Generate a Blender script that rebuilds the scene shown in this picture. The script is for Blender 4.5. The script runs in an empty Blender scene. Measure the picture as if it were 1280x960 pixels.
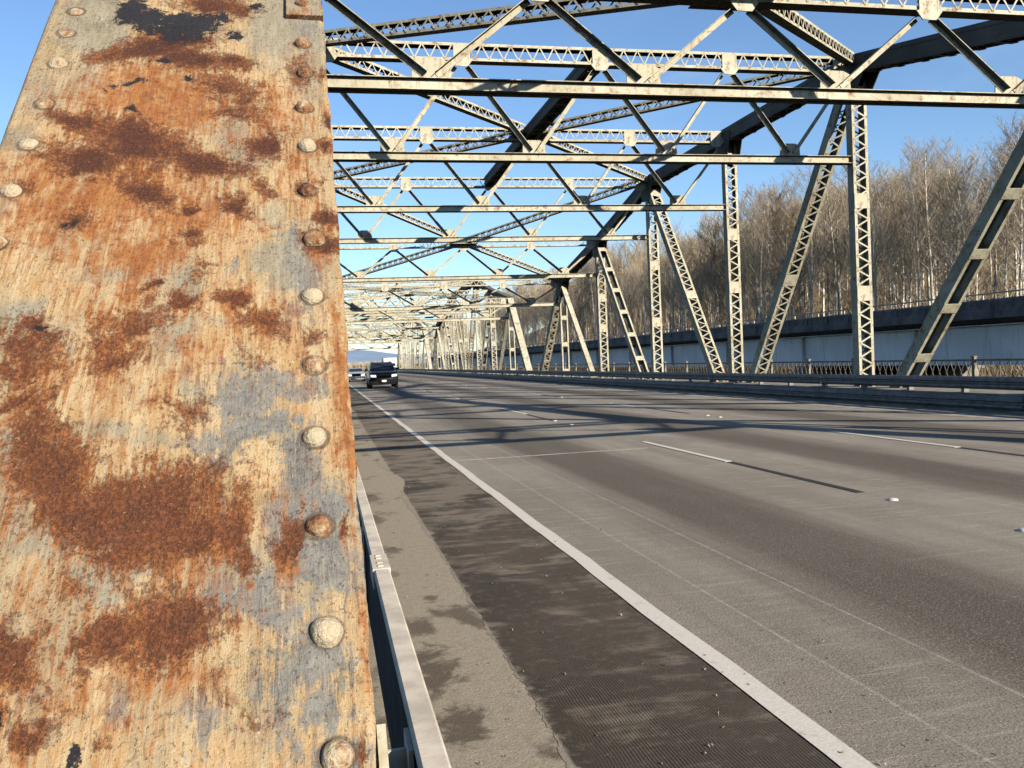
import bpy, bmesh, math, random
import numpy as np
from mathutils import Vector, Matrix
R_ = math.radians
random.seed(11)
scene = bpy.context.scene
COL = scene.collection

# ------------------------------------------------------------------ camera
F_PX, YAW, PITCH, ROLL, EYE = 1072.33, 0.2119, -0.0282, 0.0427, 1.6074
cy_, sy_ = math.cos(YAW), math.sin(YAW)
cp_, sp_ = math.cos(PITCH), math.sin(PITCH)
Fw = Vector((sy_ * cp_, cy_ * cp_, sp_))
Rt = Vector((cy_, -sy_, 0))
Up = Rt.cross(Fw)
c_, s_ = math.cos(ROLL), math.sin(ROLL)
Rt, Up = c_ * Rt - s_ * Up, s_ * Rt + c_ * Up
cam_d = bpy.data.cameras.new('camera')
cam_d.sensor_width = 36.0
cam_d.lens = 36.0 * F_PX / 1280.0
cam_d.clip_start = 0.05
cam_d.clip_end = 9000
cam = bpy.data.objects.new('camera', cam_d)
COL.objects.link(cam)
M = Matrix((Rt, Up, -Fw)).transposed().to_4x4()
M.translation = Vector((0, 0, EYE))
cam.matrix_world = M
scene.camera = cam


def to_px(P):
    d = Vector(P) - Vector((0, 0, EYE))
    w = d.dot(Fw)
    return 640 + F_PX * d.dot(Rt) / w, 480 - F_PX * d.dot(Up) / w


# ------------------------------------------------------------------ sun, sky, exposure
SUN_TO = Vector((7.9, -14.3, 6.9)).normalized()
SUN_EL = math.asin(SUN_TO.z)
SUN_AZ = math.atan2(SUN_TO.x, SUN_TO.y)
sl = bpy.data.lights.new('sun', 'SUN')
sl.energy = 5.0
sl.angle = R_(0.5)
sl.color = (1.0, 0.90, 0.76)
so = bpy.data.objects.new('sun', sl)
COL.objects.link(so)
so.rotation_euler = (-SUN_TO).to_track_quat('-Z', 'Y').to_euler()
so.location = SUN_TO * 300

world = bpy.data.worlds.new('World')
scene.world = world
world.use_nodes = True
wn, wl = world.node_tree.nodes, world.node_tree.links
bg = wn['Background']
sky = wn.new('ShaderNodeTexSky')
sky.sky_type = 'NISHITA'
sky.sun_disc = False
sky.sun_elevation = SUN_EL
sky.sun_rotation = SUN_AZ
sky.altitude = 0
sky.air_density = 1.0
sky.dust_density = 0.25
sky.ozone_density = 4.5
wtc = wn.new('ShaderNodeTexCoord')
wmap = wn.new('ShaderNodeMapping')
wmap.inputs['Scale'].default_value = (1.0, 1.0, 3.2)
wno = wn.new('ShaderNodeTexNoise')
wno.inputs['Scale'].default_value = 2.1
wno.inputs['Detail'].default_value = 7
wno.inputs['Roughness'].default_value = 0.55
wno.inputs['Distortion'].default_value = 0.6
wra = wn.new('ShaderNodeMapRange')
wra.interpolation_type = 'SMOOTHSTEP'
wra.inputs['From Min'].default_value = 0.52
wra.inputs['From Max'].default_value = 0.85
wra.inputs['To Max'].default_value = 0.22
wmix = wn.new('ShaderNodeMix')
wmix.data_type = 'RGBA'
wl.new(wtc.outputs['Generated'], wmap.inputs['Vector'])
wl.new(wmap.outputs[0], wno.inputs['Vector'])
wl.new(wno.outputs[0], wra.inputs['Value'])
wl.new(wra.outputs[0], wmix.inputs['Factor'])
wl.new(sky.outputs[0], wmix.inputs['A'])
wmix.inputs['B'].default_value = (6.5, 7.0, 7.6, 1)
wl.new(wmix.outputs['Result'], bg.inputs['Color'])
bg.inputs['Strength'].default_value = 0.080

scene.view_settings.view_transform = 'Standard'
scene.view_settings.look = 'None'
scene.view_settings.exposure = 1.2
scene.view_settings.gamma = 1.0
scene.view_settings.use_curve_mapping = False
scene.render.engine = 'CYCLES'
scene.cycles.use_denoising = True
scene.cycles.max_bounces = 6
scene.cycles.diffuse_bounces = 0
scene.cycles.transparent_max_bounces = 4
scene.cycles.sample_clamp_indirect = 6


# ------------------------------------------------------------------ node helpers
ALBEDO = 0.56          # colours below are written as seen on a bright card; this brings them to real reflectance


class NT:
    def __init__(s, name, k=1.0):
        s.k = k * ALBEDO
        s.m = bpy.data.materials.new(name)
        s.m.use_nodes = True
        s.n = s.m.node_tree.nodes
        s.l = s.m.node_tree.links
        s.b = s.n['Principled BSDF']
        s.tc = s.n.new('ShaderNodeTexCoord')

    def set(s, sock, v):
        if hasattr(v, 'links'):
            s.l.new(v, sock)
        elif isinstance(v, (tuple, list)) and len(v) == 3 and sock.type == 'RGBA':
            sock.default_value = (*(min(1.0, c * s.k) for c in v), 1)
        else:
            sock.default_value = v

    def noise(s, scale, detail=5, rough=0.55, stretch=None, coord='Object', dist=0.0, off=None):
        n = s.n.new('ShaderNodeTexNoise')
        n.inputs['Scale'].default_value = scale
        n.inputs['Detail'].default_value = detail
        n.inputs['Roughness'].default_value = rough
        n.inputs['Distortion'].default_value = dist
        mp = s.n.new('ShaderNodeMapping')
        mp.inputs['Scale'].default_value = stretch or (1, 1, 1)
        if off:
            mp.inputs['Location'].default_value = off
        s.l.new(s.tc.outputs[coord] if isinstance(coord, str) else coord, mp.inputs['Vector'])
        s.l.new(mp.outputs[0], n.inputs['Vector'])
        return n.outputs[0]

    def step(s, v, a, b, lo=0.0, hi=1.0):
        r = s.n.new('ShaderNodeMapRange')
        r.interpolation_type = 'SMOOTHSTEP'
        s.set(r.inputs['Value'], v)
        r.inputs['From Min'].default_value = a
        r.inputs['From Max'].default_value = b
        r.inputs['To Min'].default_value = lo
        r.inputs['To Max'].default_value = hi
        return r.outputs[0]

    def math(s, op, a, b=0.0, c=None):
        n = s.n.new('ShaderNodeMath')
        n.operation = op
        s.set(n.inputs[0], a)
        s.set(n.inputs[1], b)
        if c is not None:
            s.set(n.inputs[2], c)
        return n.outputs[0]

    def mix(s, f, a, b, blend='MIX'):
        n = s.n.new('ShaderNodeMix')
        n.data_type = 'RGBA'
        n.blend_type = blend
        s.set(n.inputs['Factor'], f)
        s.set(n.inputs['A'], a)
        s.set(n.inputs['B'], b)
        return n.outputs['Result']

    def attr(s, name):
        n = s.n.new('ShaderNodeAttribute')
        n.attribute_name = name
        return n.outputs['Fac']

    def sep(s, coord='Object'):
        n = s.n.new('ShaderNodeSeparateXYZ')
        s.l.new(s.tc.outputs[coord], n.inputs[0])
        return n.outputs

    def bump(s, h, strength=0.3, dist=0.01, prev=None):
        n = s.n.new('ShaderNodeBump')
        n.inputs['Strength'].default_value = strength
        n.inputs['Distance'].default_value = dist
        s.set(n.inputs['Height'], h)
        if prev is not None:
            s.l.new(prev, n.inputs['Normal'])
        return n.outputs[0]

    def done(s, col, rough=0.7, normal=None, metal=0.0, spec=None):
        s.set(s.b.inputs['Base Color'], col)
        s.set(s.b.inputs['Roughness'], rough)
        s.set(s.b.inputs['Metallic'], metal)
        if spec is not None:
            s.b.inputs['Specular IOR Level'].default_value = spec
        if normal is not None:
            s.l.new(normal, s.b.inputs['Normal'])
        return s.m


def simple(name, col, rough=0.7, var=0.25, scale=3.0, metal=0.0, bump=0.0, spec=None, k=1.0):
    t = NT(name, k)
    n = t.noise(scale, 6)
    d = tuple(c * (1 - var) for c in col)
    u = tuple(min(1, c * (1 + var)) for c in col)
    cc = t.mix(t.step(n, 0.3, 0.7), d, u)
    nb = t.bump(t.noise(scale * 12, 4), bump, 0.01) if bump else None
    return t.done(cc, rough, nb, metal, spec)


# ------------------------------------------------------------------ materials
def mat_steel():
    t = NT('weathered_bridge_paint', 1.5)
    big = t.noise(0.8, 5)
    patch = t.noise(2.3, 6, 0.68, dist=0.5)
    fine = t.noise(7, 6, 0.68)
    tiny = t.noise(38, 4, 0.62)
    run = t.noise(9, 5, 0.65, stretch=(1, 1, 0.14), dist=0.4)
    col = t.mix(t.step(big, 0.35, 0.65), (0.34, 0.315, 0.225), (0.435, 0.415, 0.325))
    col = t.mix(t.step(patch, 0.52, 0.60, 0, 0.6), col, (0.29, 0.29, 0.225))
    col = t.mix(t.step(fine, 0.48, 0.66, 0, 0.6), col, (0.25, 0.225, 0.14))
    col = t.mix(t.step(run, 0.54, 0.68, 0, 0.6), col, (0.24, 0.17, 0.09))
    rust = t.step(t.math('ADD', t.math('MULTIPLY', fine, 0.6), t.math('MULTIPLY', patch, 0.5)), 0.585, 0.68)
    col = t.mix(t.math('MULTIPLY', rust, 0.8), col, (0.22, 0.105, 0.042))
    spots = t.step(t.math('ADD', t.math('MULTIPLY', tiny, 0.6), t.math('MULTIPLY', fine, 0.45)), 0.60, 0.67)
    col = t.mix(t.math('MULTIPLY', spots, 0.85), col, (0.09, 0.045, 0.025))
    return t.done(col, 0.75, t.bump(tiny, 0.25, 0.01), spec=0.25)


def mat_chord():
    # the heavy chords: paint darkened to stand in for their shade, with rust
    t = NT('shade_dark_chord_paint')
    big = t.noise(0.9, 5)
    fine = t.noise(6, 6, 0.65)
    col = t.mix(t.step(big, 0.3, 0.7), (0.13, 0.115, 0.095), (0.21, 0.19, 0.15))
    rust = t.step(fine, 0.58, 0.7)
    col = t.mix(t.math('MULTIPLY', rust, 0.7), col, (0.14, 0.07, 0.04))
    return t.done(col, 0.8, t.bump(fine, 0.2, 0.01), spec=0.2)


def mat_rusty_plate():
    """peeling paint over rust; the worn patches come from the wear_* masks on the mesh"""
    t = NT('peeling_rusty_paint', 1.28)
    uv = t.n.new('ShaderNodeAttribute')
    uv.attribute_name = 'plate'
    P = uv.outputs['Vector']           # x = metres across, y = metres along
    streak = t.noise(170, 5, 0.62, stretch=(1, 0.10, 1), coord=P, dist=0.6)
    streak2 = t.noise(48, 6, 0.66, stretch=(1, 0.16, 1), coord=P, dist=1.0)
    mid = t.noise(55, 8, 0.72, coord=P, dist=0.4)
    fray = t.noise(34, 9, 0.74, stretch=(1, 0.7, 1), coord=P, dist=0.8, off=(5, 2, 0))
    grit = t.noise(360, 4, 0.7, coord=P)
    soft = t.noise(8, 5, 0.62, stretch=(1, 0.5, 1), coord=P, dist=0.5)

    def cen(v):
        return t.math('SUBTRACT', v, 0.5)

    def field(name, af, am, as_, ag):
        k = t.math('MULTIPLY_ADD', cen(fray), af, t.attr('wear_' + name))
        k = t.math('MULTIPLY_ADD', cen(mid), am, k)
        k = t.math('MULTIPLY_ADD', cen(streak), as_, k)
        return t.math('MULTIPLY_ADD', cen(grit), ag, k)

    # cream top coat, mottled and streaked
    col = t.mix(t.step(streak2, 0.32, 0.66), (0.40, 0.245, 0.105), (0.48, 0.365, 0.21))
    col = t.mix(t.step(soft, 0.44, 0.64, 0, 0.7), col, (0.30, 0.255, 0.165))
    col = t.mix(t.step(streak, 0.50, 0.64, 0, 0.7), col, (0.36, 0.175, 0.056))
    col = t.mix(t.step(mid, 0.54, 0.70, 0, 0.65), col, (0.54, 0.45, 0.295))
    col = t.mix(t.step(fray, 0.55, 0.68, 0, 0.5), col, (0.30, 0.145, 0.05))
    chip = t.step(t.math('MULTIPLY_ADD', fray, 0.3, t.math('MULTIPLY', t.noise(210, 3, 0.6, coord=P, off=(9, 4, 0)), 0.75)), 0.63, 0.67)
    col = t.mix(t.math('MULTIPLY', chip, 0.7), col, (0.56, 0.49, 0.36))
    # cream left thick
    c = t.step(field('cream', 0.7, 0.5, 0.7, 0.3), 0.38, 0.70)
    ccol = t.mix(t.step(streak, 0.38, 0.62), (0.47, 0.315, 0.145), (0.53, 0.42, 0.245))
    col = t.mix(t.math('MULTIPLY', c, 0.85), col, ccol)
    # grey green primer
    g = t.step(field('grey', 1.0, 0.6, 1.0, 0.3), 0.16, 0.62)
    greycol = t.mix(t.step(streak2, 0.3, 0.7), (0.235, 0.205, 0.135), (0.30, 0.275, 0.205))
    greycol = t.mix(t.step(mid, 0.55, 0.7, 0, 0.6), greycol, (0.38, 0.35, 0.27))
    col = t.mix(t.math('MULTIPLY', g, 0.92), col, greycol)
    # blue grey undercoat, broken up finely
    b = t.step(field('blue', 1.5, 1.6, 1.5, 0.5), 0.20, 0.60)
    bluecol = t.mix(t.step(mid, 0.32, 0.66), (0.105, 0.115, 0.125), (0.225, 0.225, 0.20))
    bluecol = t.mix(t.step(streak, 0.56, 0.68, 0, 0.6), bluecol, (0.33, 0.305, 0.235))
    col = t.mix(t.math('MULTIPLY', b, 0.9), col, bluecol)
    # rust stain washed down the paint
    of = field('orange', 1.3, 0.8, 1.2, 0.3)
    o = t.step(of, 0.24, 0.78)
    ocol = t.mix(t.step(streak2, 0.34, 0.66), (0.25, 0.078, 0.017), (0.36, 0.150, 0.040))
    ocol = t.mix(t.step(mid, 0.50, 0.66, 0, 0.75), ocol, (0.165, 0.052, 0.017))
    col = t.mix(t.math('MULTIPLY', o, 0.95), col, ocol)
    # rust: brown halo, then bare dark scale
    rf = field('rust', 1.5, 0.8, 0.55, 0.45)
    halo = t.step(rf, 0.18, 0.66)
    hcol = t.mix(t.step(streak, 0.36, 0.64), (0.135, 0.040, 0.013), (0.27, 0.096, 0.026))
    hcol = t.mix(t.step(mid, 0.5, 0.64, 0, 0.6), hcol, (0.085, 0.027, 0.012))
    col = t.mix(t.math('MULTIPLY', halo, 0.92), col, hcol)
    r = t.step(t.math('MULTIPLY_ADD', cen(soft), 1.3, rf), 0.52, 0.98)
    rcol = t.mix(t.step(fray, 0.36, 0.62), (0.027, 0.0098, 0.0072), (0.072, 0.0200, 0.0090))
    rcol = t.mix(t.step(grit, 0.58, 0.74, 0, 0.4), rcol, (0.14, 0.046, 0.017))
    rcol = t.mix(t.step(mid, 0.50, 0.66, 0, 0.7), rcol, (0.15, 0.048, 0.016))
    # lower down the scale is thinner and redder
    sp_ = t.n.new('ShaderNodeSeparateXYZ')
    t.l.new(P, sp_.inputs[0])
    low = t.step(sp_.outputs[1], 4.42, 4.15)
    rlow = t.mix(t.step(fray, 0.36, 0.62), (0.062, 0.020, 0.010), (0.140, 0.044, 0.014))
    rlow = t.mix(t.step(mid, 0.48, 0.64, 0, 0.7), rlow, (0.21, 0.072, 0.021))
    rcol = t.mix(low, rcol, rlow)
    col = t.mix(t.math('MULTIPLY', r, 0.86), col, rcol)
    # crisp flecks: scale breaking through round the patches, paint clinging inside them
    fl = t.noise(240, 4, 0.7, stretch=(1, 0.6, 1), coord=P, off=(2, 6, 0))
    zone = t.math('MULTIPLY', t.step(rf, 0.02, 0.45), 1.0)
    fk = t.step(t.math('MULTIPLY_ADD', zone, 0.10, fl), 0.60, 0.65)
    col = t.mix(t.math('MULTIPLY', fk, t.math('MULTIPLY_ADD', zone, 0.12, 0.3)), col, (0.055, 0.02, 0.012))
    fp = t.step(t.math('MULTIPLY_ADD', halo, 0.03, t.noise(200, 5, 0.7, coord=P, off=(1, 9, 0))), 0.655, 0.69)
    col = t.mix(t.math('MULTIPLY', fp, 0.75), col, (0.42, 0.27, 0.13))
    vc = t.noise(85, 5, 0.7, stretch=(1, 0.05, 1), coord=P, dist=0.3, off=(7, 3, 0))
    col = t.mix(t.math('MULTIPLY', t.step(vc, 0.63, 0.70), 0.6), col, (0.16, 0.075, 0.03))
    # black scale
    k = t.step(field('black', 1.5, 1.0, 0.2, 0.9), 0.50, 0.64)
    kcol = t.mix(t.step(grit, 0.60, 0.74), (0.013, 0.013, 0.017), (0.15, 0.145, 0.15))
    col = t.mix(k, col, kcol)
    # dark ring round the rivet heads: mostly painted shadow, some grime
    ri = t.step(t.math('MULTIPLY_ADD', cen(mid), 0.9, t.attr('wear_ring')), 0.40, 0.85)  # wear_ring holds the rivet rings: mostly painted shadow, some grime
    col = t.mix(t.math('MULTIPLY', ri, 0.75), col, (0.085, 0.055, 0.035))
    # specks of rust bleeding through and pale chips
    spn = t.noise(130, 4, 0.62, coord=P, off=(3, 1, 0))
    sp = t.step(t.math('MULTIPLY_ADD', soft, 0.3, t.math('MULTIPLY', spn, 0.75)), 0.62, 0.70)
    col = t.mix(t.math('MULTIPLY', sp, 0.6), col, (0.11, 0.038, 0.016))
    col = t.mix(t.step(grit, 0.30, 0.42, 0.6, 0.0), col, (0.15, 0.08, 0.036))
    h = t.math('MULTIPLY_ADD', streak, 0.55, t.math('MULTIPLY', mid, 0.9))
    h = t.math('MULTIPLY_ADD', grit, 0.4, h)
    h = t.math('MULTIPLY_ADD', fray, 0.8, h)
    h = t.math('SUBTRACT', h, t.math('MULTIPLY', r, 0.55))
    h = t.math('SUBTRACT', h, t.math('MULTIPLY', k, 0.4))
    h = t.math('MULTIPLY_ADD', c, 0.25, h)
    h = t.math('SUBTRACT', h, t.math('MULTIPLY', fk, 0.35))
    nb = t.bump(h, 1.0, 0.0042)
    return t.done(col, 0.74, nb, spec=0.3)


def mat_rivet():
    """painted rivet head; the object's own colour (red channel) says how rusted it is"""
    t = NT('rivet_paint', 1.2)
    oi = t.n.new('ShaderNodeObjectInfo')
    mp = t.n.new('ShaderNodeVectorMath')
    mp.operation = 'ADD'
    t.l.new(t.tc.outputs['Object'], mp.inputs[0])
    sc_ = t.n.new('ShaderNodeVectorMath')
    sc_.operation = 'SCALE'
    sc_.inputs[0].default_value = (37, 23, 55)
    t.l.new(oi.outputs['Random'], sc_.inputs['Scale'])
    t.l.new(sc_.outputs[0], mp.inputs[1])
    n = t.noise(1.1, 6, 0.66, coord=mp.outputs[0], dist=0.4)
    f = t.noise(3.2, 4, 0.6, coord=mp.outputs[0])
    sepc = t.n.new('ShaderNodeSeparateColor')
    t.l.new(oi.outputs['Color'], sepc.inputs[0])
    am = sepc.outputs[0]
    col = t.mix(t.step(f, 0.35, 0.65), (0.44, 0.36, 0.225), (0.52, 0.45, 0.32))
    k = t.math('ADD', t.math('SUBTRACT', n, 0.5), am)
    k = t.math('MULTIPLY_ADD', t.math('SUBTRACT', f, 0.5), 0.5, k)
    col = t.mix(t.step(f, 0.58, 0.70, 0, 0.6), col, (0.27, 0.16, 0.075))
    col = t.mix(t.step(k, 0.24, 0.50, 0, 0.9), col, (0.24, 0.098, 0.032))
    col = t.mix(t.step(k, 0.50, 0.66, 0, 0.95), col, (0.068, 0.026, 0.015))
    return t.done(col, 0.62, t.bump(f, 0.4, 0.10), spec=0.3)


def mat_road():
    t = NT('stained_concrete_road')
    o = t.sep()
    X, Y = o[0], o[1]
    fine = t.noise(75, 4, 0.8)
    grit = t.noise(20, 7, 0.78)
    med = t.noise(1.1, 6, 0.6, stretch=(1, 0.35, 1))
    trans = t.noise(5, 7, 0.72, stretch=(0.25, 2.2, 1), dist=0.4)
    lon = t.noise(2.4, 5, 0.6, stretch=(1, 0.045, 1))
    col = t.mix(t.step(med, 0.3, 0.7), (0.255, 0.223, 0.172), (0.40, 0.358, 0.285))
    col = t.mix(t.step(trans, 0.50, 0.66, 0, 0.65), col, (0.50, 0.45, 0.365))
    # oil and rubber bands down the middle of each lane
    lane = t.math('PINGPONG', t.math('SUBTRACT', X, 1.895), 1.83)      # 0 at lane lines, 1.83 mid lane
    wob = t.math('MULTIPLY_ADD', t.math('SUBTRACT', lon, 0.5), 1.0, lane)
    band = t.step(wob, 0.75, 1.55)
    band = t.math('MULTIPLY', band, t.step(med, 0.25, 0.6, 0.75, 1.0))
    col = t.mix(t.math('MULTIPLY', band, 0.94), col, (0.072, 0.056, 0.039))
    col = t.mix(t.step(t.math('ADD', t.math('MULTIPLY', lon, 0.6), t.math('MULTIPLY', med, 0.4)), 0.52, 0.68, 0, 0.5), col, (0.17, 0.143, 0.108))
    # thin pale saw cut lines along the lane
    for xx in (2.40, 2.99, 6.35, 9.9):
        d = t.math('ABSOLUTE', t.math('SUBTRACT', t.math('MULTIPLY_ADD', t.math('SUBTRACT', lon, 0.5), 0.05, X), xx))
        ln = t.math('MULTIPLY', t.step(d, 0.006, 0.016, 1, 0), t.step(trans, 0.35, 0.6, 0.15, 0.75))
        col = t.mix(ln, col, (0.56, 0.51, 0.43))
    # faint tining grooves near the edge line
    gr = t.math('SINE', t.math('MULTIPLY', t.math('MULTIPLY_ADD', t.noise(3, 3), 0.03, X), 2 * math.pi / 0.0145))
    gm = t.math('MULTIPLY', t.step(Y, 7.0, 2.5, 0, 1), t.step(med, 0.40, 0.62))
    col = t.mix(t.math('MULTIPLY', t.step(gr, -0.1, 0.9), t.math('MULTIPLY', gm, 0.45)), col, (0.13, 0.105, 0.08))
    # specks of aggregate, cracks, oil drips
    ck = t.noise(1.6, 8, 0.7, stretch=(1, 0.6, 1), dist=1.2, off=(4, 1, 0))
    crack = t.math('MULTIPLY', t.step(t.math('ABSOLUTE', t.math('SUBTRACT', ck, 0.5)), 0.0, 0.006, 1, 0), t.step(t.noise(0.35, 3, off=(7, 2, 0)), 0.52, 0.6))
    col = t.mix(t.math('MULTIPLY', crack, 0.55), col, (0.10, 0.085, 0.065))
    drip = t.step(t.noise(3.5, 3, 0.5, stretch=(1, 0.6, 1), off=(1, 8, 0)), 0.70, 0.78, 0, 0.55)
    col = t.mix(t.math('MULTIPLY', drip, band), col, (0.06, 0.05, 0.04))
    col = t.mix(t.step(fine, 0.50, 0.64, 0, 0.75), col, (0.50, 0.45, 0.37))
    col = t.mix(t.step(fine, 0.34, 0.48, 0.85, 0), col, (0.105, 0.052, 0.044))
    col = t.mix(t.step(grit, 0.53, 0.72, 0, 0.6), col, (0.115, 0.10, 0.078))
    col = t.mix(t.step(grit, 0.47, 0.30, 0, 0.45), col, (0.50, 0.45, 0.365))
    sm = t.step(grit, 0.72, 0.76)
    col = t.mix(sm, col, (0.04, 0.035, 0.03))
    h = t.math('ADD', fine, t.math('MULTIPLY', grit, 0.8))
    return t.done(col, 0.82, t.bump(h, 0.8, 0.008), spec=0.25)


def mat_shoulder():
    t = NT('dark_tined_shoulder')
    o = t.sep()
    X, Y = o[0], o[1]
    med = t.noise(0.9, 6, 0.62, stretch=(1, 0.5, 1), dist=0.6)
    blot = t.noise(1.7, 6, 0.62, stretch=(0.9, 0.8, 1), dist=0.8)
    fine = t.noise(80, 4, 0.8)
    trans = t.noise(4, 5, 0.65, stretch=(0.3, 1.6, 1))
    far = t.step(Y, 3.0, 13.0)
    wob = t.math('MULTIPLY_ADD', t.noise(3, 3), 0.03, X)
    gr = t.math('SINE', t.math('MULTIPLY', wob, 2 * math.pi / 0.0148))
    gm = t.math('MULTIPLY', t.math('MULTIPLY', t.step(med, 0.62, 0.35, 0, 1), t.step(X, 0.90, 1.06)), t.step(Y, 8.5, 3.0, 0, 1))
    base = t.mix(t.step(med, 0.35, 0.65), (0.060, 0.047, 0.034), (0.105, 0.083, 0.061))
    k = t.math('ADD', t.math('MULTIPLY', blot, 0.8), t.math('MULTIPLY', far, 0.13))
    k = t.math('ADD', k, t.math('MULTIPLY', t.math('SUBTRACT', trans, 0.5), 0.5))
    dusty = t.step(k, 0.40, 0.58)
    base = t.mix(t.math('MULTIPLY', dusty, 0.75), base, (0.30, 0.25, 0.185))
    base = t.mix(t.math('MULTIPLY', t.step(gr, -0.2, 0.9), t.math('MULTIPLY', gm, 0.55)), base, (0.15, 0.125, 0.095))
    ed = t.math('MULTIPLY_ADD', t.math('SUBTRACT', t.noise(5, 8, 0.75, dist=0.6), 0.5), 0.55, X)
    base = t.mix(t.step(ed, 0.76, 0.92, 1.0, 0), base, (0.41, 0.355, 0.27))
    base = t.mix(t.step(X, 0.868, 0.885, 0.8, 0), base, (0.41, 0.355, 0.27))
    base = t.mix(t.step(fine, 0.62, 0.72, 0, 0.65), base, (0.20, 0.175, 0.14))
    base = t.mix(t.step(t.noise(12, 7, 0.75), 0.50, 0.70, 0, 0.55), base, (0.20, 0.168, 0.128))
    h = t.math('MULTIPLY_ADD', gr, t.math('MULTIPLY', gm, 0.35), fine)
    return t.done(base, 0.85, t.bump(h, 0.6, 0.006), spec=0.2)


GUTTER_STAINS = [(0.46, 4.45, 0.17, 0.42, 0.85), (0.52, 3.72, 0.14, 0.28, 0.85), (0.40, 9.0, 0.14, 0.35, 0.7), (0.46, 10.5, 0.14, 0.4, 0.65), (0.62, 5.8, 0.06, 0.10, 0.75), (0.42, 6.6, 0.06, 0.12, 0.5)]


def mat_gutter():
    t = NT('dusty_concrete_gutter')
    med = t.noise(1.6, 6, 0.6, stretch=(1, 0.6, 1), off=(2.1, 0.3, 0))
    fine = t.noise(80, 4, 0.7)
    grit = t.noise(14, 5, 0.7)
    col = t.mix(t.step(fine, 0.3, 0.7), (0.35, 0.30, 0.225), (0.48, 0.42, 0.325))
    col = t.mix(t.step(grit, 0.45, 0.7, 0, 0.5), col, (0.33, 0.26, 0.17))
    col = t.mix(t.step(med, 0.55, 0.63, 0, 0.8), col, (0.12, 0.095, 0.07))
    o = t.sep()
    fr = t.noise(6, 8, 0.7, dist=0.5)
    for (sx, sy, rx, ry, st) in GUTTER_STAINS:
        dx = t.math('DIVIDE', t.math('SUBTRACT', o[0], sx), rx)
        dy = t.math('DIVIDE', t.math('SUBTRACT', o[1], sy), ry)
        d = t.math('SQRT', t.math('ADD', t.math('MULTIPLY', dx, dx), t.math('MULTIPLY', dy, dy)))
        d = t.math('MULTIPLY_ADD', t.math('SUBTRACT', fr, 0.5), 3.2, d)
        col = t.mix(t.step(d, 0.45, 1.1, st, 0), col, (0.115, 0.09, 0.066))
    return t.done(col, 0.9, t.bump(t.math('ADD', fine, grit), 0.5, 0.008), spec=0.15)


def mat_marking():
    t = NT('road_marking_paint')
    a = t.noise(9, 6, 0.7)
    f = t.noise(60, 4, 0.7)
    col = t.mix(t.step(f, 0.35, 0.65), (0.74, 0.68, 0.58), (0.85, 0.80, 0.70))
    col = t.mix(t.step(a, 0.56, 0.72, 0, 0.6), col, (0.36, 0.32, 0.26))
    col = t.mix(t.step(f, 0.66, 0.72), col, (0.16, 0.14, 0.11))
    return t.done(col, 0.7, t.bump(f, 0.3, 0.004))


MS = mat_steel()
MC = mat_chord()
MP = mat_rusty_plate()
MR = mat_rivet()
M_ROAD, M_SHO, M_GUT, M_MARK = mat_road(), mat_shoulder(), mat_gutter(), mat_marking()
M_TAR = simple('black_contrast_tape', (0.022, 0.02, 0.018), 0.7, 0.3, 12)
M_GALV = simple('dull_galvanised_steel', (0.72, 0.63, 0.50), 0.85, 0.2, 9, bump=0.1)
M_RAILR = simple('dark_weathered_rail', (0.19, 0.19, 0.195), 0.6, 0.35, 5, bump=0.1)
M_RAILL = simple('shade_black_rail', (0.045, 0.045, 0.05), 0.8, 0.35, 5, bump=0.1, spec=0.1)  # near-black colour stands in for the shade on the rail's side
M_KERB = simple('stained_kerb_concrete', (0.26, 0.24, 0.20), 0.9, 0.35, 2.2, bump=0.2)
M_KERBD = simple('dark_kerb_concrete', (0.12, 0.12, 0.125), 0.9, 0.35, 2.2, bump=0.2)
M_BUT = simple('white_ceramic_button', (0.75, 0.73, 0.68), 0.35, 0.1, 20)
_t = NT('grey_girder_paint', 1.4)
_a = _t.noise(0.5, 5)
_r = _t.noise(3.5, 6, 0.7, stretch=(1, 1, 0.10), dist=0.3)
_c = _t.mix(_t.step(_a, 0.35, 0.65), (0.82, 0.83, 0.83), (1.0, 1.0, 1.0))
_c = _t.mix(_t.step(_r, 0.52, 0.68, 0, 0.6), _c, (0.36, 0.34, 0.32))
M_GIRD = _t.done(_c, 0.75)
_t = NT('dark_weathered_parapet')
_a = _t.noise(1.2, 6, 0.7)
_r = _t.noise(4.0, 6, 0.7, stretch=(1, 1, 0.12), dist=0.3)
_c = _t.mix(_t.step(_a, 0.3, 0.7), (0.075, 0.077, 0.082), (0.26, 0.255, 0.25))
_c = _t.mix(_t.step(_r, 0.50, 0.66, 0, 0.7), _c, (0.04, 0.04, 0.045))
M_PARA = _t.done(_c, 0.85, _t.bump(_a, 0.3, 0.03))
M_WOODRAIL = simple('lattice_railing_paint', (0.27, 0.24, 0.175), 0.75, 0.35, 5)
M_RUBBER = simple('tyre_rubber', (0.018, 0.018, 0.02), 0.85, 0.2, 9)
M_RIM = simple('alloy_rim', (0.35, 0.35, 0.36), 0.35, 0.1, 9, metal=0.8)
M_GLASS = simple('tinted_car_glass', (0.02, 0.025, 0.035), 0.08, 0.1, 3)
M_DARKCAR = simple('dark_blue_car_paint', (0.012, 0.017, 0.028), 0.25, 0.15, 2)
M_SILVER = simple('silver_car_paint', (0.55, 0.55, 0.56), 0.3, 0.05, 2, metal=0.3)
M_TRIM = simple('black_plastic_trim', (0.012, 0.012, 0.014), 0.8, 0.2, 8, spec=0.1)
M_PLATE = simple('number_plate_white', (0.7, 0.7, 0.68), 0.5, 0.05, 8)
M_SIGN = simple('white_sign_sheet', (0.8, 0.8, 0.8), 0.5, 0.04, 2)
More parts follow.
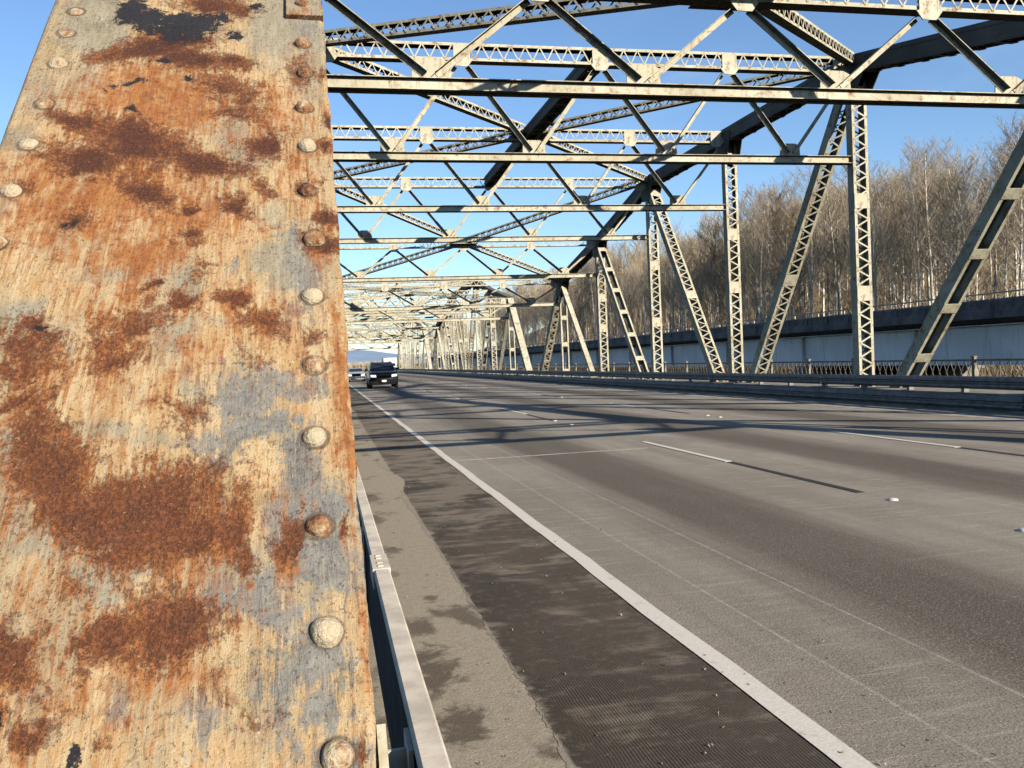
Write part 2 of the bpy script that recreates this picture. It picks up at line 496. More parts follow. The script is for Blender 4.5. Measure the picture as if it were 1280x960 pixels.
M_BARK = NT('pale_alder_bark')
_n = M_BARK.noise(2.2, 5, stretch=(1, 1, 0.5))
M_BARK = M_BARK.done(M_BARK.mix(M_BARK.step(_n, 0.35, 0.65), (0.55, 0.48, 0.37), (1.0, 0.93, 0.79)), 0.9)
M_TWIG = simple('brown_twig_bark', (0.47, 0.36, 0.225), 0.95, 0.3, 0.35)
M_TWIG2 = simple('tan_twig_bark', (0.62, 0.49, 0.33), 0.95, 0.3, 0.35)
M_BRUSH = simple('dry_brush_stems', (0.40, 0.29, 0.165), 0.95, 0.35, 0.4)
_t = NT('leaf_litter_ground')
_a = _t.noise(0.15, 7, 0.65)
_b = _t.noise(1.4, 6, 0.7)
_c = _t.mix(_t.step(_a, 0.35, 0.65), (0.10, 0.072, 0.042), (0.15, 0.115, 0.062))
_c = _t.mix(_t.step(_b, 0.45, 0.65, 0, 0.7), _c, (0.20, 0.14, 0.08))
M_GROUND = _t.done(_c, 0.95, _t.bump(_b, 0.5, 0.15))
_t = NT('river_water')
M_WATER = _t.done((0.03, 0.045, 0.05), 0.08, _t.bump(_t.noise(0.6, 4), 0.15, 0.3))
M_HILL = simple('haze_blue_forest', (0.24, 0.35, 0.50), 1.0, 0.12, 0.01)  # blue of distant haze put into the hills' own colour
_t = NT('headlight_lens')
_t.b.inputs['Emission Color'].default_value = (1, 0.93, 0.8, 1)
_t.b.inputs['Emission Strength'].default_value = 0.9
M_LAMP = _t.done((0.8, 0.8, 0.78), 0.1)


# ------------------------------------------------------------------ mesh helpers
class MB:
    def __init__(s):
        s.v, s.f = [], []

    def box6(s, O, a, b, c):
        """box centred at O with half vectors a, b, c"""
        i = len(s.v)
        for k in (-1, 1):
            for j in (-1, 1):
                for h in (-1, 1):
                    s.v.append(O + a * h + b * j + c * k)
        for q in ((0, 2, 3, 1), (4, 5, 7, 6), (0, 1, 5, 4), (2, 6, 7, 3), (0, 4, 6, 2), (1, 3, 7, 5)):
            s.f.append(tuple(i + x for x in q))
        return s

    def box(s, x0, x1, y0, y1, z0, z1):
        return s.box6(Vector(((x0 + x1) / 2, (y0 + y1) / 2, (z0 + z1) / 2)), Vector(((x1 - x0) / 2, 0, 0)),
                      Vector((0, (y1 - y0) / 2, 0)), Vector((0, 0, (z1 - z0) / 2)))

    def bar(s, A, B, u, wu, wv):
        """bar from A to B, wu wide along u (made square to the bar), wv along the third axis"""
        A, B, u = Vector(A), Vector(B), Vector(u)
        a = B - A
        L = a.length
        a.normalize()
        u = (u - a * u.dot(a)).normalized()
        w = a.cross(u)
        return s.box6((A + B) / 2, a * (L / 2), u * (wu / 2), w * (wv / 2))

    def tube(s, pts, rad, n=6, cap=True):
        pts = [Vector(p) for p in pts]
        rs = rad if isinstance(rad, (list, tuple)) else [rad] * len(pts)
        i0 = len(s.v)
        for i, p in enumerate(pts):
            d = (pts[min(i + 1, len(pts) - 1)] - pts[max(i - 1, 0)]).normalized()
            u = d.cross(Vector((0.31, 0.2, 0.93)) if abs(d.z) < 0.9 else Vector((1, 0.1, 0))).normalized()
            w = d.cross(u)
            for k in range(n):
                t = 2 * math.pi * k / n
                s.v.append(p + (u * math.cos(t) + w * math.sin(t)) * rs[i])
        for i in range(len(pts) - 1):
            for k in range(n):
                a = i0 + i * n + k
                b = i0 + i * n + (k + 1) % n
                s.f.append((a, b, b + n, a + n))
        if cap:
            s.f.append(tuple(i0 + k for k in range(n))[::-1])
            s.f.append(tuple(i0 + (len(pts) - 1) * n + k for k in range(n)))
        return s

    def prism(s, poly, x0, x1, axis=0):
        """polygon given in the two other axes, extruded along axis"""
        n = len(poly)
        i = len(s.v)
        for x in (x0, x1):
            for (p, q) in poly:
                s.v.append(Vector((x, p, q)) if axis == 0 else Vector((p, x, q)) if axis == 1 else Vector((p, q, x)))
        s.f.append(tuple(range(i, i + n))[::-1])
        s.f.append(tuple(range(i + n, i + 2 * n)))
        for k in range(n):
            s.f.append((i + k, i + (k + 1) % n, i + n + (k + 1) % n, i + n + k))
        return s

    def mesh(s, name, mat, smooth=False):
        me = bpy.data.meshes.new(name)
        me.from_pydata([tuple(v) for v in s.v], [], s.f)
        me.update()
        bm = bmesh.new()
        bm.from_mesh(me)
        bmesh.ops.recalc_face_normals(bm, faces=bm.faces)
        bm.to_mesh(me)
        bm.free()
        if smooth:
            me.polygons.foreach_set('use_smooth', [True] * len(me.polygons))
        me.materials.append(mat)
        return me

    def build(s, name, mat, parent=None, smooth=False, **kw):
        return put(name, s.mesh(name, mat, smooth), parent, **kw)


def put(name, me, parent=None, loc=None, label=None, kind=None, rotz=0.0):
    o = bpy.data.objects.new(name, me)
    COL.objects.link(o)
    if parent is not None:
        o.parent = parent
    if loc is not None:
        o.location = loc
    if rotz:
        o.rotation_euler = (0, 0, rotz)
    if label:
        o['label'] = label
    if kind:
        o['kind'] = kind
    return o


def thing(name, label, cat, loc=(0, 0, 0), rotz=0.0, group=None):
    o = bpy.data.objects.new(name, None)
    COL.objects.link(o)
    o.location = loc
    o.rotation_euler = (0, 0, rotz)
    o.empty_display_size = 0.3
    tag(o, label, cat, group)
    return o


def tag(o, label, cat, group=None):
    o['label'] = label
    o['category'] = cat
    if group:
        o['group'] = group
    return o


def kids(o):
    return [c for c in CH.get(o.name, [])]


def sheet(name, x0, x1, y0, y1, z, mat, ny=1, parent=None, kind='structure', edge=None):
    me = bpy.data.meshes.new(name)
    ys = np.linspace(y0, y1, ny + 1)
    v, f = [], []
    for y in ys:
        xa = edge(y) if edge else x0
        v += [(xa, y, z), (x1, y, z)]
    for i in range(ny):
        f.append((2 * i, 2 * i + 1, 2 * i + 3, 2 * i + 2))
    me.from_pydata(v, [], f)
    me.materials.append(mat)
    return put(name, me, parent, kind=kind)


# ------------------------------------------------------------------ terrain, river, far hills
def sm(a, b, x):
    t = min(1, max(0, (x - a) / (b - a)))
    return t * t * (3 - 2 * t)


def terrain_z(x, y):
    rnd = 0.5 * math.sin(x * 0.13 + 1.3) * math.cos(y * 0.09) + 0.3 * math.sin(x * 0.31 + y * 0.27)
    bank = -8.0
    hill = -1.2 + 0.18 * max(0, x - 44) + 0.16 * max(0, x - 62) + 0.012 * max(0, y - 60) + 1.0 * rnd
    hill = min(hill, 26 + rnd)
    hill = hill * (1 - sm(340, 520, y)) - 0.3 * sm(340, 520, y)
    right = sm(30, 44, x)
    z = bank * (1 - right) + hill * right
    land = sm(182, 196, y)                                    # the far bank carries the road
    z2 = -0.12 if x < 20 else -0.12 + (hill + 0.12) * sm(20, 50, x)
    z = z * (1 - land) + z2 * land
    back = sm(-2, -12, y) if x < 30 else 0
    z = z * (1 - back) + (-0.6) * back
    return z


def build_terrain():
    xs = [-1500, -700, -300, -120, -60, -30, -15] + list(np.arange(-8, 110, 4.0)) + [120, 140, 180, 260, 420, 800, 1600]
    ys = [-400, -150, -60, -30] + list(np.arange(-20, 320, 5.0)) + [340, 380, 450, 600, 900, 1500, 2600, 4200]
    v = [(x, y, terrain_z(x, y)) for y in ys for x in xs]
    nx = len(xs)
    f = [(j * nx + i, j * nx + i + 1, (j + 1) * nx + i + 1, (j + 1) * nx + i) for j in range(len(ys) - 1) for i in range(nx - 1)]
    me = bpy.data.meshes.new('ground')
    me.from_pydata(v, [], f)
    me.polygons.foreach_set('use_smooth', [True] * len(f))
    me.materials.append(M_GROUND)
    put('ground', me, kind='structure')
    sheet('river', -1400, 60, -8, 190, -6.5, M_WATER)


build_terrain()


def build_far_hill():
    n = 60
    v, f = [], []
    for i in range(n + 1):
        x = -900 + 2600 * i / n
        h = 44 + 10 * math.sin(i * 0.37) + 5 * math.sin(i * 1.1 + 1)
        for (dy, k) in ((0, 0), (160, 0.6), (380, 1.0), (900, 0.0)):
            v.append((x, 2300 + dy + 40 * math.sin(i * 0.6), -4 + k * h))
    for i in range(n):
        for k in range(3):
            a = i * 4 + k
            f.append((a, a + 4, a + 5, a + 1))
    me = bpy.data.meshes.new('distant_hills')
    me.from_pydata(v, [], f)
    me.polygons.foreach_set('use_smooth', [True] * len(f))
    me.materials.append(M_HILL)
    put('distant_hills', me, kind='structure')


build_far_hill()

# ------------------------------------------------------------------ deck, road and markings
XW, LANE = 1.895, 3.66
Y0, Y1 = -30.0, 330.0
XB = 14.244                       # face of the right kerb
deck = MB().box(-0.9, 17.0, Y0, 190.0, -0.85, -0.02)
deck.build('bridge_deck', M_KERB, kind='structure')
road = sheet('road', -0.05, XB + 0.05, Y0, Y1, 0.0, M_ROAD)
gutter = sheet('gutter', 0.1, 1.10, Y0, 190, 0.004, M_GUT)


EDGE_RS = np.random.RandomState(3).rand(9, 4096) - 0.5


def edge_noise(y, f, k):
    v = (y + 40) * f
    i = int(v)
    t = v - i
    t = t * t * (3 - 2 * t)
    return EDGE_RS[k][i % 4096] * (1 - t) + EDGE_RS[k][(i + 1) % 4096] * t


def sho_edge(y):
    e = 0.865 + 0.02 * edge_noise(y, 0.9, 0) + 0.022 * edge_noise(y, 3, 1) + 0.02 * edge_noise(y, 9, 2) + 0.016 * edge_noise(y, 24, 3) + 0.012 * edge_noise(y, 60, 4)
    return e + 0.28 * edge_noise(y, 0.5, 5) * sm(7, 12, y)


ysh = np.concatenate([np.linspace(Y0, 2, 60), np.arange(2.02, 14, 0.012), np.linspace(14, 190, 1200)])
me = bpy.data.meshes.new('shoulder')
me.from_pydata([q for y in ysh for q in ((sho_edge(y), y, 0.006), (XW - 0.03, y, 0.007))], [], [(2 * i, 2 * i + 1, 2 * i + 3, 2 * i + 2) for i in range(len(ysh) - 1)])
me.materials.append(M_SHO)
shoulder = put('shoulder', me, kind='structure')
right_gutter = sheet('gutter', 13.1, XB + 0.02, Y0, 190, 0.004, simple('pale_dusty_gutter', (0.40, 0.36, 0.29), 0.9, 0.3, 3))
el = MB()
ys = np.arange(Y0, 320, 0.5)
for a, b in zip(ys[:-1], ys[1:]):
    j0, j1 = 0.006 * math.sin(a * 2.1) + 0.004 * math.sin(a * 7), 0.006 * math.sin(b * 2.1) + 0.004 * math.sin(b * 7)
    i = len(el.v)
    el.v += [Vector((XW - 0.062 + j0, a, 0.012)), Vector((XW + 0.062 + j0, a, 0.012)), Vector((XW + 0.062 + j1, b, 0.012)), Vector((XW - 0.062 + j1, b, 0.012))]
    el.f.append((i, i + 1, i + 2, i + 3))
el.build('edge_line', M_MARK, road, label='long white edge line between the dark shoulder and the lanes')
dm = MB().box(-0.05, 0.05, -1.7, 1.7, 0.0, 0.006).mesh('lane_dash', M_MARK)
tm = MB().box(-0.05, 0.05, -1.55, 1.55, 0.0, 0.004).mesh('contrast_strip', M_TAR)
bm_ = MB()
for k, (r0, z0) in enumerate(((0.055, 0.0), (0.05, 0.012), (0.032, 0.02))):
    for i in range(10):
        bm_.v.append(Vector((r0 * math.cos(i * 0.2 * math.pi), r0 * math.sin(i * 0.2 * math.pi), z0)))
for k in range(2):
    for i in range(10):
        bm_.f.append((k * 10 + i, k * 10 + (i + 1) % 10, k * 10 + 10 + (i + 1) % 10, k * 10 + 10 + i))
bm_.f.append(tuple(range(20, 30)))
btn = bm_.mesh('road_marker', M_BUT, True)
for lx, ph, mks in ((XW + LANE + 0.06, 13.15, (6.06, 7.76, 19.6, 21.1, 32.6, 34.0)), (XW + 2 * LANE + 0.02, 12.9, (6.4, 19.2, 19.9, 32.5, 33.5))):
    for k in range(-1, 14):
        y = ph + 12.95 * k
        put('lane_dash', dm, road, (lx, y, 0.003))
        put('contrast_strip', tm, road, (lx, y - 3.3, 0.002))
        if k > 2:
            put('road_marker', btn, road, (lx, y + 6.2, 0.002))
    for y in mks:
        put('road_marker', btn, road, (lx, y, 0.002))
j = MB()
j.box(2.0, 5.3, 13.84, 13.89, 0.0, 0.004)
j.build('expansion_joint', simple('pale_joint_sealant', (0.38, 0.35, 0.29), 0.8, 0.3, 8), road)
# loose bits of gravel on the shoulder
gv = MB()
rg = random.Random(4)
for _ in range(260):
    x = rg.uniform(0.3, 2.6)
    y = 2.6 + 12 * rg.random() ** 1.6
    r = rg.uniform(0.002, 0.0055)
    a, b, c = (Vector((rg.uniform(-1, 1), rg.uniform(-1, 1), rg.uniform(-1, 1))).normalized() for _ in range(3))
    gv.box6(Vector((x, y, 0.012 + r * 0.4)), a * r, b * r * 0.8, c * r * 0.7)
gv.build('gravel', simple('grit', (0.26, 0.23, 0.19), 0.9, 0.7, 9), kind='stuff')

kerbm = MB()
kerbm.prism([(XB, -0.02), (XB + 0.03, 0.415), (XB + 0.30, 0.43), (17.0, 0.36), (17.0, -0.02)], Y0, 190, axis=1)
kerbm.build('kerb', M_KERB, kind='structure')
kl = MB()
kl.prism([(0.10, -0.02), (0.07, 0.33), (-0.10, 0.34), (-0.10, -0.02)], Y0, 190, axis=1)
kl.build('kerb', M_KERBD, kind='structure')


def w_beam(x, face, z0, z1, ya, yb, t=0.004, depth=0.05):
    """corrugated rail, face = direction (+1/-1) it bulges to"""
    h = z1 - z0
    prof = [(0, 0), (0.35, 0.06), (1, 0.2), (1, 0.36), (0.12, 0.44), (0.12, 0.56), (1, 0.64), (1, 0.8), (0.35, 0.94), (0, 1)]
    a = [(x + face * depth * p, z0 + h * q) for p, q in prof]
    b = [(p - face * t, q) for p, q in reversed(a)]
    return MB().prism(a + b, ya, yb, axis=1)


# right guard rail: rail lengths, posts on the kerb
gr = thing('guardrail', 'dark corrugated guardrail along the far right road edge, in front of the right truss', 'guardrail', (XB, 0, 0))
RL = 7.62
rm = w_beam(0.06, -1, 0.50, 0.79, 0.02, RL - 0.02, depth=0.07).mesh('rail', M_RAILR)
rb = w_beam(-0.02, -1, 0.07, 0.37, 0.02, RL - 0.02, depth=0.06).mesh('lower_rail', M_RAILR)
pm = MB().box(0.065, 0.20, -0.05, 0.05, 0.40, 0.76).mesh('post', M_RAILR)
for k in range(-2, 24):
    put('rail', rm, gr, (0, k * RL, 0))
    put('lower_rail', rb, gr, (0, k * RL, 0))
    for q in range(4):
        put('post', pm, gr, (0, k * RL + q * RL / 4, 0))

# left guard rail right beside the rusty end post
gl = thing('guardrail', 'pale grey steel guardrail squeezed between the rusty end post and the left gutter', 'guardrail', (0.145, 0, 0))


def left_rail(ya, yb):
    m = MB()
    m.prism([(0.003, 0.35), (0.059, 0.35), (0.059, 0.786), (0.003, 0.786)], ya, yb, axis=1)  # body carried down to the kerb to shut out sun passing underneath
    return m


def left_cap(ya, yb):
    return MB().prism([(0.0, 0.775), (0.0, 0.794), (0.006, 0.80), (0.056, 0.80), (0.062, 0.794), (0.062, 0.775), (0.0595, 0.775), (0.0595, 0.7865), (0.0025, 0.7865), (0.0025, 0.775)], ya, yb, axis=1)


lm = left_rail(0, RL - 0.012).mesh('rail', M_RAILL)
lc = left_cap(0.002, RL - 0.014).mesh('rail_cap', M_GALV)
for k in range(-3, 23):
    r_ = put('rail', lm, gl, (0, 3.56 + k * RL, 0))
    put('rail_cap', lc, r_)
sp_ = MB().box(-0.004, 0.066, -0.13, 0.13, 0.72, 0.803)
for yy in (-0.09, -0.03, 0.05, 0.10):
    sp_.box(0.018, 0.04, yy - 0.009, yy + 0.009, 0.803, 0.808)
spm = sp_.mesh('splice_plate', M_GALV)
lp = MB()
lp.box(-0.012, -0.001, -0.06, 0.06, 0.33, 0.775)
lp.box(-0.10, -0.012, -0.005, 0.005, 0.33, 0.755)
lp.box(-0.112, -0.10, -0.06, 0.06, 0.33, 0.745)
lp.box(-0.13, 0.0, -0.09, 0.09, 0.335, 0.352)
lpm = lp.mesh('post', M_GALV)
for k in range(-4, 60):
    put('post', lpm, gl, (0, 1.90 + 2.54 * k, 0))
for k in range(-3, 20):
    put('splice_plate', spm, gl, (0, 3.55 + k * RL, 0))

# lattice railing at the outer edge of the right walkway
lr = thing('walkway_railing', 'low lattice railing with pale posts on the outer edge beyond the right truss', 'railing', (16.55, 0, 0.36))
ln = 2.62
p_ = MB().box(-0.035, 0.035, -0.05, 0.05, 0, 0.80).box(-0.05, 0.05, -0.065, 0.065, 0.80, 0.83).mesh('post', M_WOODRAIL)
tr_ = MB().box(-0.03, 0.03, 0.05, ln - 0.05, 0.70, 0.75).mesh('top_rail', M_WOODRAIL)
lt = MB()
for q in range(9):
    ya = 0.06 + q * (ln - 0.12) / 9
    yb = ya + (ln - 0.12) / 9
    lt.bar((0.008, ya, 0.06), (0.008, yb, 0.69), (0, 1, 0), 0.024, 0.008)
    lt.bar((-0.008, yb, 0.06), (-0.008, ya, 0.69), (0, 1, 0), 0.024, 0.008)
lt = lt.mesh('lattice', M_WOODRAIL)
for k in range(-4, 62):
    y = 1.05 + k * ln
    put('post', p_, lr, (0, y, 0))
    put('top_rail', tr_, lr, (0, y, 0))
    put('lattice', lt, lr, (0, y, 0), kind='stuff')

# ------------------------------------------------------------------ truss spans
XL_, XR_ = -0.214, 14.984          # truss centre lines
MW = 0.48                          # member width across the bridge
PAN = 7.8168
SPAN_Y = (-1.633, 61.25, 123.95)
ZB = -1.5
YN = [PAN * k for k in range(9)]
ZT = [None, 6.55, 7.92, 9.52, 9.55, 9.52, 7.92, 6.55, None]     # top chord centre line
ZLO = [None, 5.05, 6.12, 6.84, 6.93, 6.98, 6.07, 5.05, None]     # lower sway strut
WS = XR_ - XL_
XAX = Vector((1, 0, 0))


def frame(A, B):
    A, B = Vector(A), Vector(B)
    a = (B - A).normalized()
    n = XAX.cross(a)               # in the truss plane
    return A, B, a, n


def channels(A, B, d, fl=0.085, w=MW, tw=0.014):
    """two channels back to back, open faces towards each other's edges"""
    A, B, a, n = frame(A, B)
    m = MB()
    for s in (-1, 1):
        x = s * (w / 2 - tw / 2)
        m.bar(A + XAX * x, B + XAX * x, XAX, tw, d)
        for t in (-1, 1):
            o = n * (t * (d / 2 + 0.006)) + XAX * (s * (w / 2 - fl / 2))
            m.bar(A + o, B + o, XAX, fl, 0.012)
    return m


def zigzag(A, B, d, w=MW, fl=0.085, pitch=0.205, bw=0.055, inset=0.5, faces=(-1, 1), double=False):
    A, B, a, n = frame(A, B)
    L = (B - A).length
    m = MB()
    k = int((L - 2 * inset) / pitch)
    hw = w / 2 - fl * 0.5
    for t in faces:
        s = 1
        for i in range(k):
            p = A + a * (inset + i * pitch)
            q = p + a * pitch
            o = n * (t * (d / 2 + 0.017))
            m.bar(p + XAX * (hw * s) + o, q - XAX * (hw * s) + o, a, bw * 0.8, 0.009)
            if double:
                m.bar(p - XAX * (hw * s) + o * 1.01, q + XAX * (hw * s) + o * 1.01, a, bw * 0.8, 0.009)
            s = -s
    return m


def batten_mesh(A, B, d, length, w=MW):
    """one batten at the origin, oriented for this member; the offset of each face"""
    A, B, a, n = frame(A, B)
    m = MB()
    m.box6(Vector((0, 0, 0)), a * (length / 2), XAX * (w / 2 - 0.004), n * 0.006)
    return m, n * (d / 2 + 0.018)


def P3(x, k, z):
    return Vector((x, YN[k], z))


SPEC = []            # (key, parent_key, name, mesh, loc, label, kind)


def S(name, mesh, loc=(0, 0, 0), parent=None, label=None, kind=None, only=None):
    SPEC.append(dict(name=name, mesh=mesh, loc=loc, parent=parent, label=label, kind=kind, only=only))
    return len(SPEC) - 1


def web_member(name, A, B, d, style, mids=(0.5,), w=MW):
    """laced or battened member of the right truss plus its twin in the left truss"""
    A, B = Vector(A), Vector(B)
    a = (B - A).normalized()
    L = (B - A).length
    body = channels(A, B, d, w=w).mesh(name, MS)
    if style == 'lace':
        lac = zigzag(A, B, d, w=w).mesh('lacing', MS)
        bm_, bo = batten_mesh(A, B, d, 0.42, w)
        spots = [0.6] + [L * f for f in mids] + [L - 0.7]
    else:
        lac = None
        bm_, bo = batten_mesh(A, B, d, 0.27, w)
        nb = max(3, int(round(L / 1.5)))
        spots = [0.55 + (L - 1.1) * i / (nb - 1) for i in range(nb)]
    bat = bm_.mesh('batten_plate', MS)
    for side in (0, -WS):
        i = S(name, body, (XR_ + side, 0, 0))
        if lac:
            S('lacing', lac, (0, 0, 0), i, kind='stuff')
        for s in spots:
            S('batten_plate', bat, A + a * s + bo, i)
            S('batten_plate', bat, A + a * s - bo, i)


# verticals
for k in range(1, 8):
    d = 0.26
    web_member('vertical', (0, YN[k], ZB), (0, YN[k], ZT[k] - 0.16), d, 'batten' if k in (1, 7) else 'lace', mids=(0.42, 0.66) if k in (3, 5) else (0.5, 0.68))
# diagonals: down towards the middle of the span
for a, b, st in ((1, 2, 'slim'), (2, 3, 'batten'), (3, 4, 'lace'), (5, 4, 'lace'), (6, 5, 'batten'), (7, 6, 'slim')):
    if st == 'slim':
        m = MB()
        m.bar((0, YN[a], ZT[a] - 0.3), (0, YN[b], ZB), XAX, 0.28, 0.2)
        me = m.mesh('diagonal', MS)
        S('diagonal', me, (XR_, 0, 0))
        S('diagonal', me, (XL_, 0, 0))
    else:
        web_member('diagonal', (0, YN[a], ZT[a] - 0.2), (0, YN[b], ZB), 0.30, st, mids=(0.5,))


def box_member(name, A, B, d, mat, w=MW, cover=True, lace=True):
    A, B, a, n = frame(A, B)
    if n.z < 0:
        n = -n
    m = MB()
    for s in (-1, 1):
        x = XAX * (s * (w / 2 - 0.03))
        m.bar(A + x, B + x, XAX, 0.02, d)
        for t in (-1, 1):
            o = n * (t * (d / 2 - 0.05)) + XAX * (s * (w / 2 - 0.012))
            m.bar(A + o, B + o, XAX, 0.018, 0.10)
        o = n * (-d / 2 - 0.007) + XAX * (s * (w / 2 - 0.055))
        m.bar(A + o, B + o, XAX, 0.11, 0.014)
    if cover:
        o = n * (d / 2 + 0.008)
        m.bar(A + o, B + o, XAX, w, 0.014)
    body = m.mesh(name, mat)
    lac = None
    if lace:
        q = MB()
        L = (B - A).length
        hw = w / 2 - 0.06
        k = int((L - 0.8) / 0.24)
        s = 1
        for i in range(k):
            p = A + a * (0.4 + i * 0.24)
            o = n * (-d / 2 - 0.021)
            q.bar(p + XAX * (hw * s) + o, p + a * 0.24 - XAX * (hw * s) + o, a, 0.06, 0.012)
            if i % 4 == 0:
                q.box6(p + o - n * 0.012, a * 0.11, XAX * (w / 2 - 0.01), n * 0.008)
            s = -s
        lac = q.mesh('lacing', mat)
    return body, lac


# top chord
for k in range(1, 7):
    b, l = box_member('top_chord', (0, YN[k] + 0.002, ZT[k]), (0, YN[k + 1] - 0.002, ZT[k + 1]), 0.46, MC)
    for x in (XR_, XL_):
        i = S('top_chord', b, (x, 0, 0))
        S('lacing', l, (0, 0, 0), i, kind='stuff')
# end posts
for (k0, k1) in ((0, 1), (8, 7)):
    b, l = box_member('end_post', (0, YN[k0], ZB), (0, YN[k1], ZT[k1]), 0.40, MS)
    for x in (XR_, XL_):
        near = (k0 == 0 and x == XL_)
        i = S('end_post', b, (x, 0, 0), only='not_first' if near else None)
        S('lacing', l, (0, 0, 0), i, kind='stuff', only='not_first' if near else None)
# bottom chord
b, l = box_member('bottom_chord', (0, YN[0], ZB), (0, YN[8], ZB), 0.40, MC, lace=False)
for x in (XR_, XL_):
    S('bottom_chord', b, (x, 0, 0))


# gusset plates at the truss nodes: both faces of the truss
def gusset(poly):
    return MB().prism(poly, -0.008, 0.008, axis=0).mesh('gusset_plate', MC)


for k in range(1, 8):
    z = ZT[k]
    s = {1: 0.141, 2: 0.19, 3: 0.1, 4: 0, 5: -0.1, 6: -0.19, 7: -0.141}[k]
    hw = 0.85 if k in (3, 5) else 0.6
    top = 0.17
    poly = [(YN[k] - hw, z + top - s * hw * 0.9 - 0.12), (YN[k] - hw, z - 0.25 - s * hw), (YN[k] - 0.36, z - 0.88), (YN[k] + 0.36, z - 0.88), (YN[k] + hw, z - 0.25 + s * hw), (YN[k] + hw, z + top + s * hw * 0.9 - 0.12), (YN[k], z + top)]
    if k in (1, 7):
        sg = 1 if k == 1 else -1
        poly = [(YN[k] - sg * 0.75, z - 0.95), (YN[k] + sg * 0.1, z - 1.0), (YN[k] + sg * 0.75, z - 0.25), (YN[k] + sg * 0.75, z + 0.2), (YN[k], z + 0.16), (YN[k] - sg * 0.45, z - 0.3)]
    g = gusset(poly)
    for x in (XR_, XL_):
        for s2 in (-1, 1):
            S('gusset_plate', g, (x + s2 * (MW / 2 + 0.010), 0, 0))


# cross frames between the trusses
NB = 4                                              # W bays
XA, XE = XL_ + MW / 2 + 0.02, XR_ - MW / 2 - 0.02
BW = (XE - XA) / NB
YAX = Vector((0, 1, 0))
ZAX = Vector((0, 0, 1))


def laced_strut(A, B, dz, wy, pitch, bw=0.05, leg=0.08, sides=(-1, 1), up=ZAX, flat=False):
    """four angles joined by lacing in the two vertical faces; returns (angles, lacing)"""
    A, B = Vector(A), Vector(B)
    a = (B - A).normalized()
    u = (up - a * up.dot(a)).normalized()
    w = a.cross(u)
    L = (B - A).length
    m, q = MB(), MB()
    for t in (-1, 1):
        for s in (-1, 1):
            o = u * (t * (dz / 2 - leg / 2)) + w * (s * (wy / 2))
            m.bar(A + o, B + o, u, leg, 0.012)
        o = u * (t * (dz / 2 + 0.006))
        m.bar(A + o, B + o, w, wy + 0.012, 0.012)
    k = int(L / pitch)
    pt = L / k
    for s in sides:
        z = 1
        for i in range(k):
            p = A + a * (pt * i)
            o = w * (s * (wy / 2 + 0.012))
            q.bar(p + u * (z * (dz / 2 - leg / 2)) + o, p + a * pt - u * (z * (dz / 2 - leg / 2)) + o, a, bw, 0.010)
            z = -z
    return m, q


gp_s = MB().prism([(-0.21, 0.17), (0.21, 0.17), (0.21, -0.20), (0.27, -0.22), (0.14, -0.38), (-0.14, -0.38), (-0.27, -0.22), (-0.21, -0.20)], -0.012, 0.012, axis=1).mesh('gusset_plate', MS)
gp_l = MB().prism([(-0.31, -0.04), (0.31, -0.04), (0.29, 0.24), (0.16, 0.30), (-0.16, 0.30), (-0.29, 0.24)], -0.012, 0.012, axis=1).mesh('gusset_plate', MS)
for k in range(1, 8):
    zt, zl, y = ZT[k] - 0.06, ZLO[k], YN[k]
    dz = 0.36 if k in (1, 2, 6, 7) else 0.42
    m, q = laced_strut((XA, y, zt), (XE, y, zt), dz, 0.28, 0.19, bw=0.032, leg=0.06, sides=(1,))
    i = S('upper_strut', m.mesh('upper_strut', MS))
    S('lacing', q.mesh('lacing', MS), (0, 0, 0), i, kind='stuff')
    m = MB()
    m.box(XA, XE, y - 0.015, y + 0.015, zl - 0.10, zl + 0.09)
    for s in (-1, 1):
        m.box(XA, XE, y + s * 0.085 - 0.065, y + s * 0.085 + 0.065, zl - 0.113, zl - 0.10)
        m.box(XA, XE, y + s * 0.02 - 0.004, y + s * 0.02 + 0.004, zl - 0.1, zl + 0.06)
    m.box(XA, XE, y - 0.1, y + 0.1, zl + 0.09, zl + 0.102)
    S('lower_strut', m.mesh('lower_strut', MS))
    zb_, ztp = zl + 0.16, zt - dz / 2 - 0.13
    for bnum in range(NB):
        xa = XA + bnum * BW
        xm = xa + BW / 2
        for (x0, x1, fa) in ((xa + (0.1 if bnum == 0 else 0.14), xm - 0.1, 1), (xa + BW - (0.1 if bnum == NB - 1 else 0.14), xm + 0.1, 1)):
            A, B = Vector((x0, y, ztp)), Vector((x1, y, zb_))
            # an angle: flat leg across the bridge, the other leg standing out from its upper edge
            mm = MB()
            aa = (B - A).normalized()
            un = YAX.cross(aa)
            if un.z < 0:
                un = -un
            mm.bar(A, B, un, 0.095, 0.014)
            o = un * 0.0485 - YAX * 0.058
            mm.bar(A + o, B + o, YAX, 0.130, 0.012)
            S('sway_brace', mm.mesh('sway_brace', MS))
        S('gusset_plate', gp_l, (xm, y + 0.016, zl + 0.15))
        if bnum:
            S('gusset_plate', gp_s, (xa, y - 0.178, zt))
        else:
            S('gusset_plate', gp_s, (xa + 0.32, y - 0.185, zt))
    S('gusset_plate', gp_s, (XE - 0.32, y - 0.185, zt))

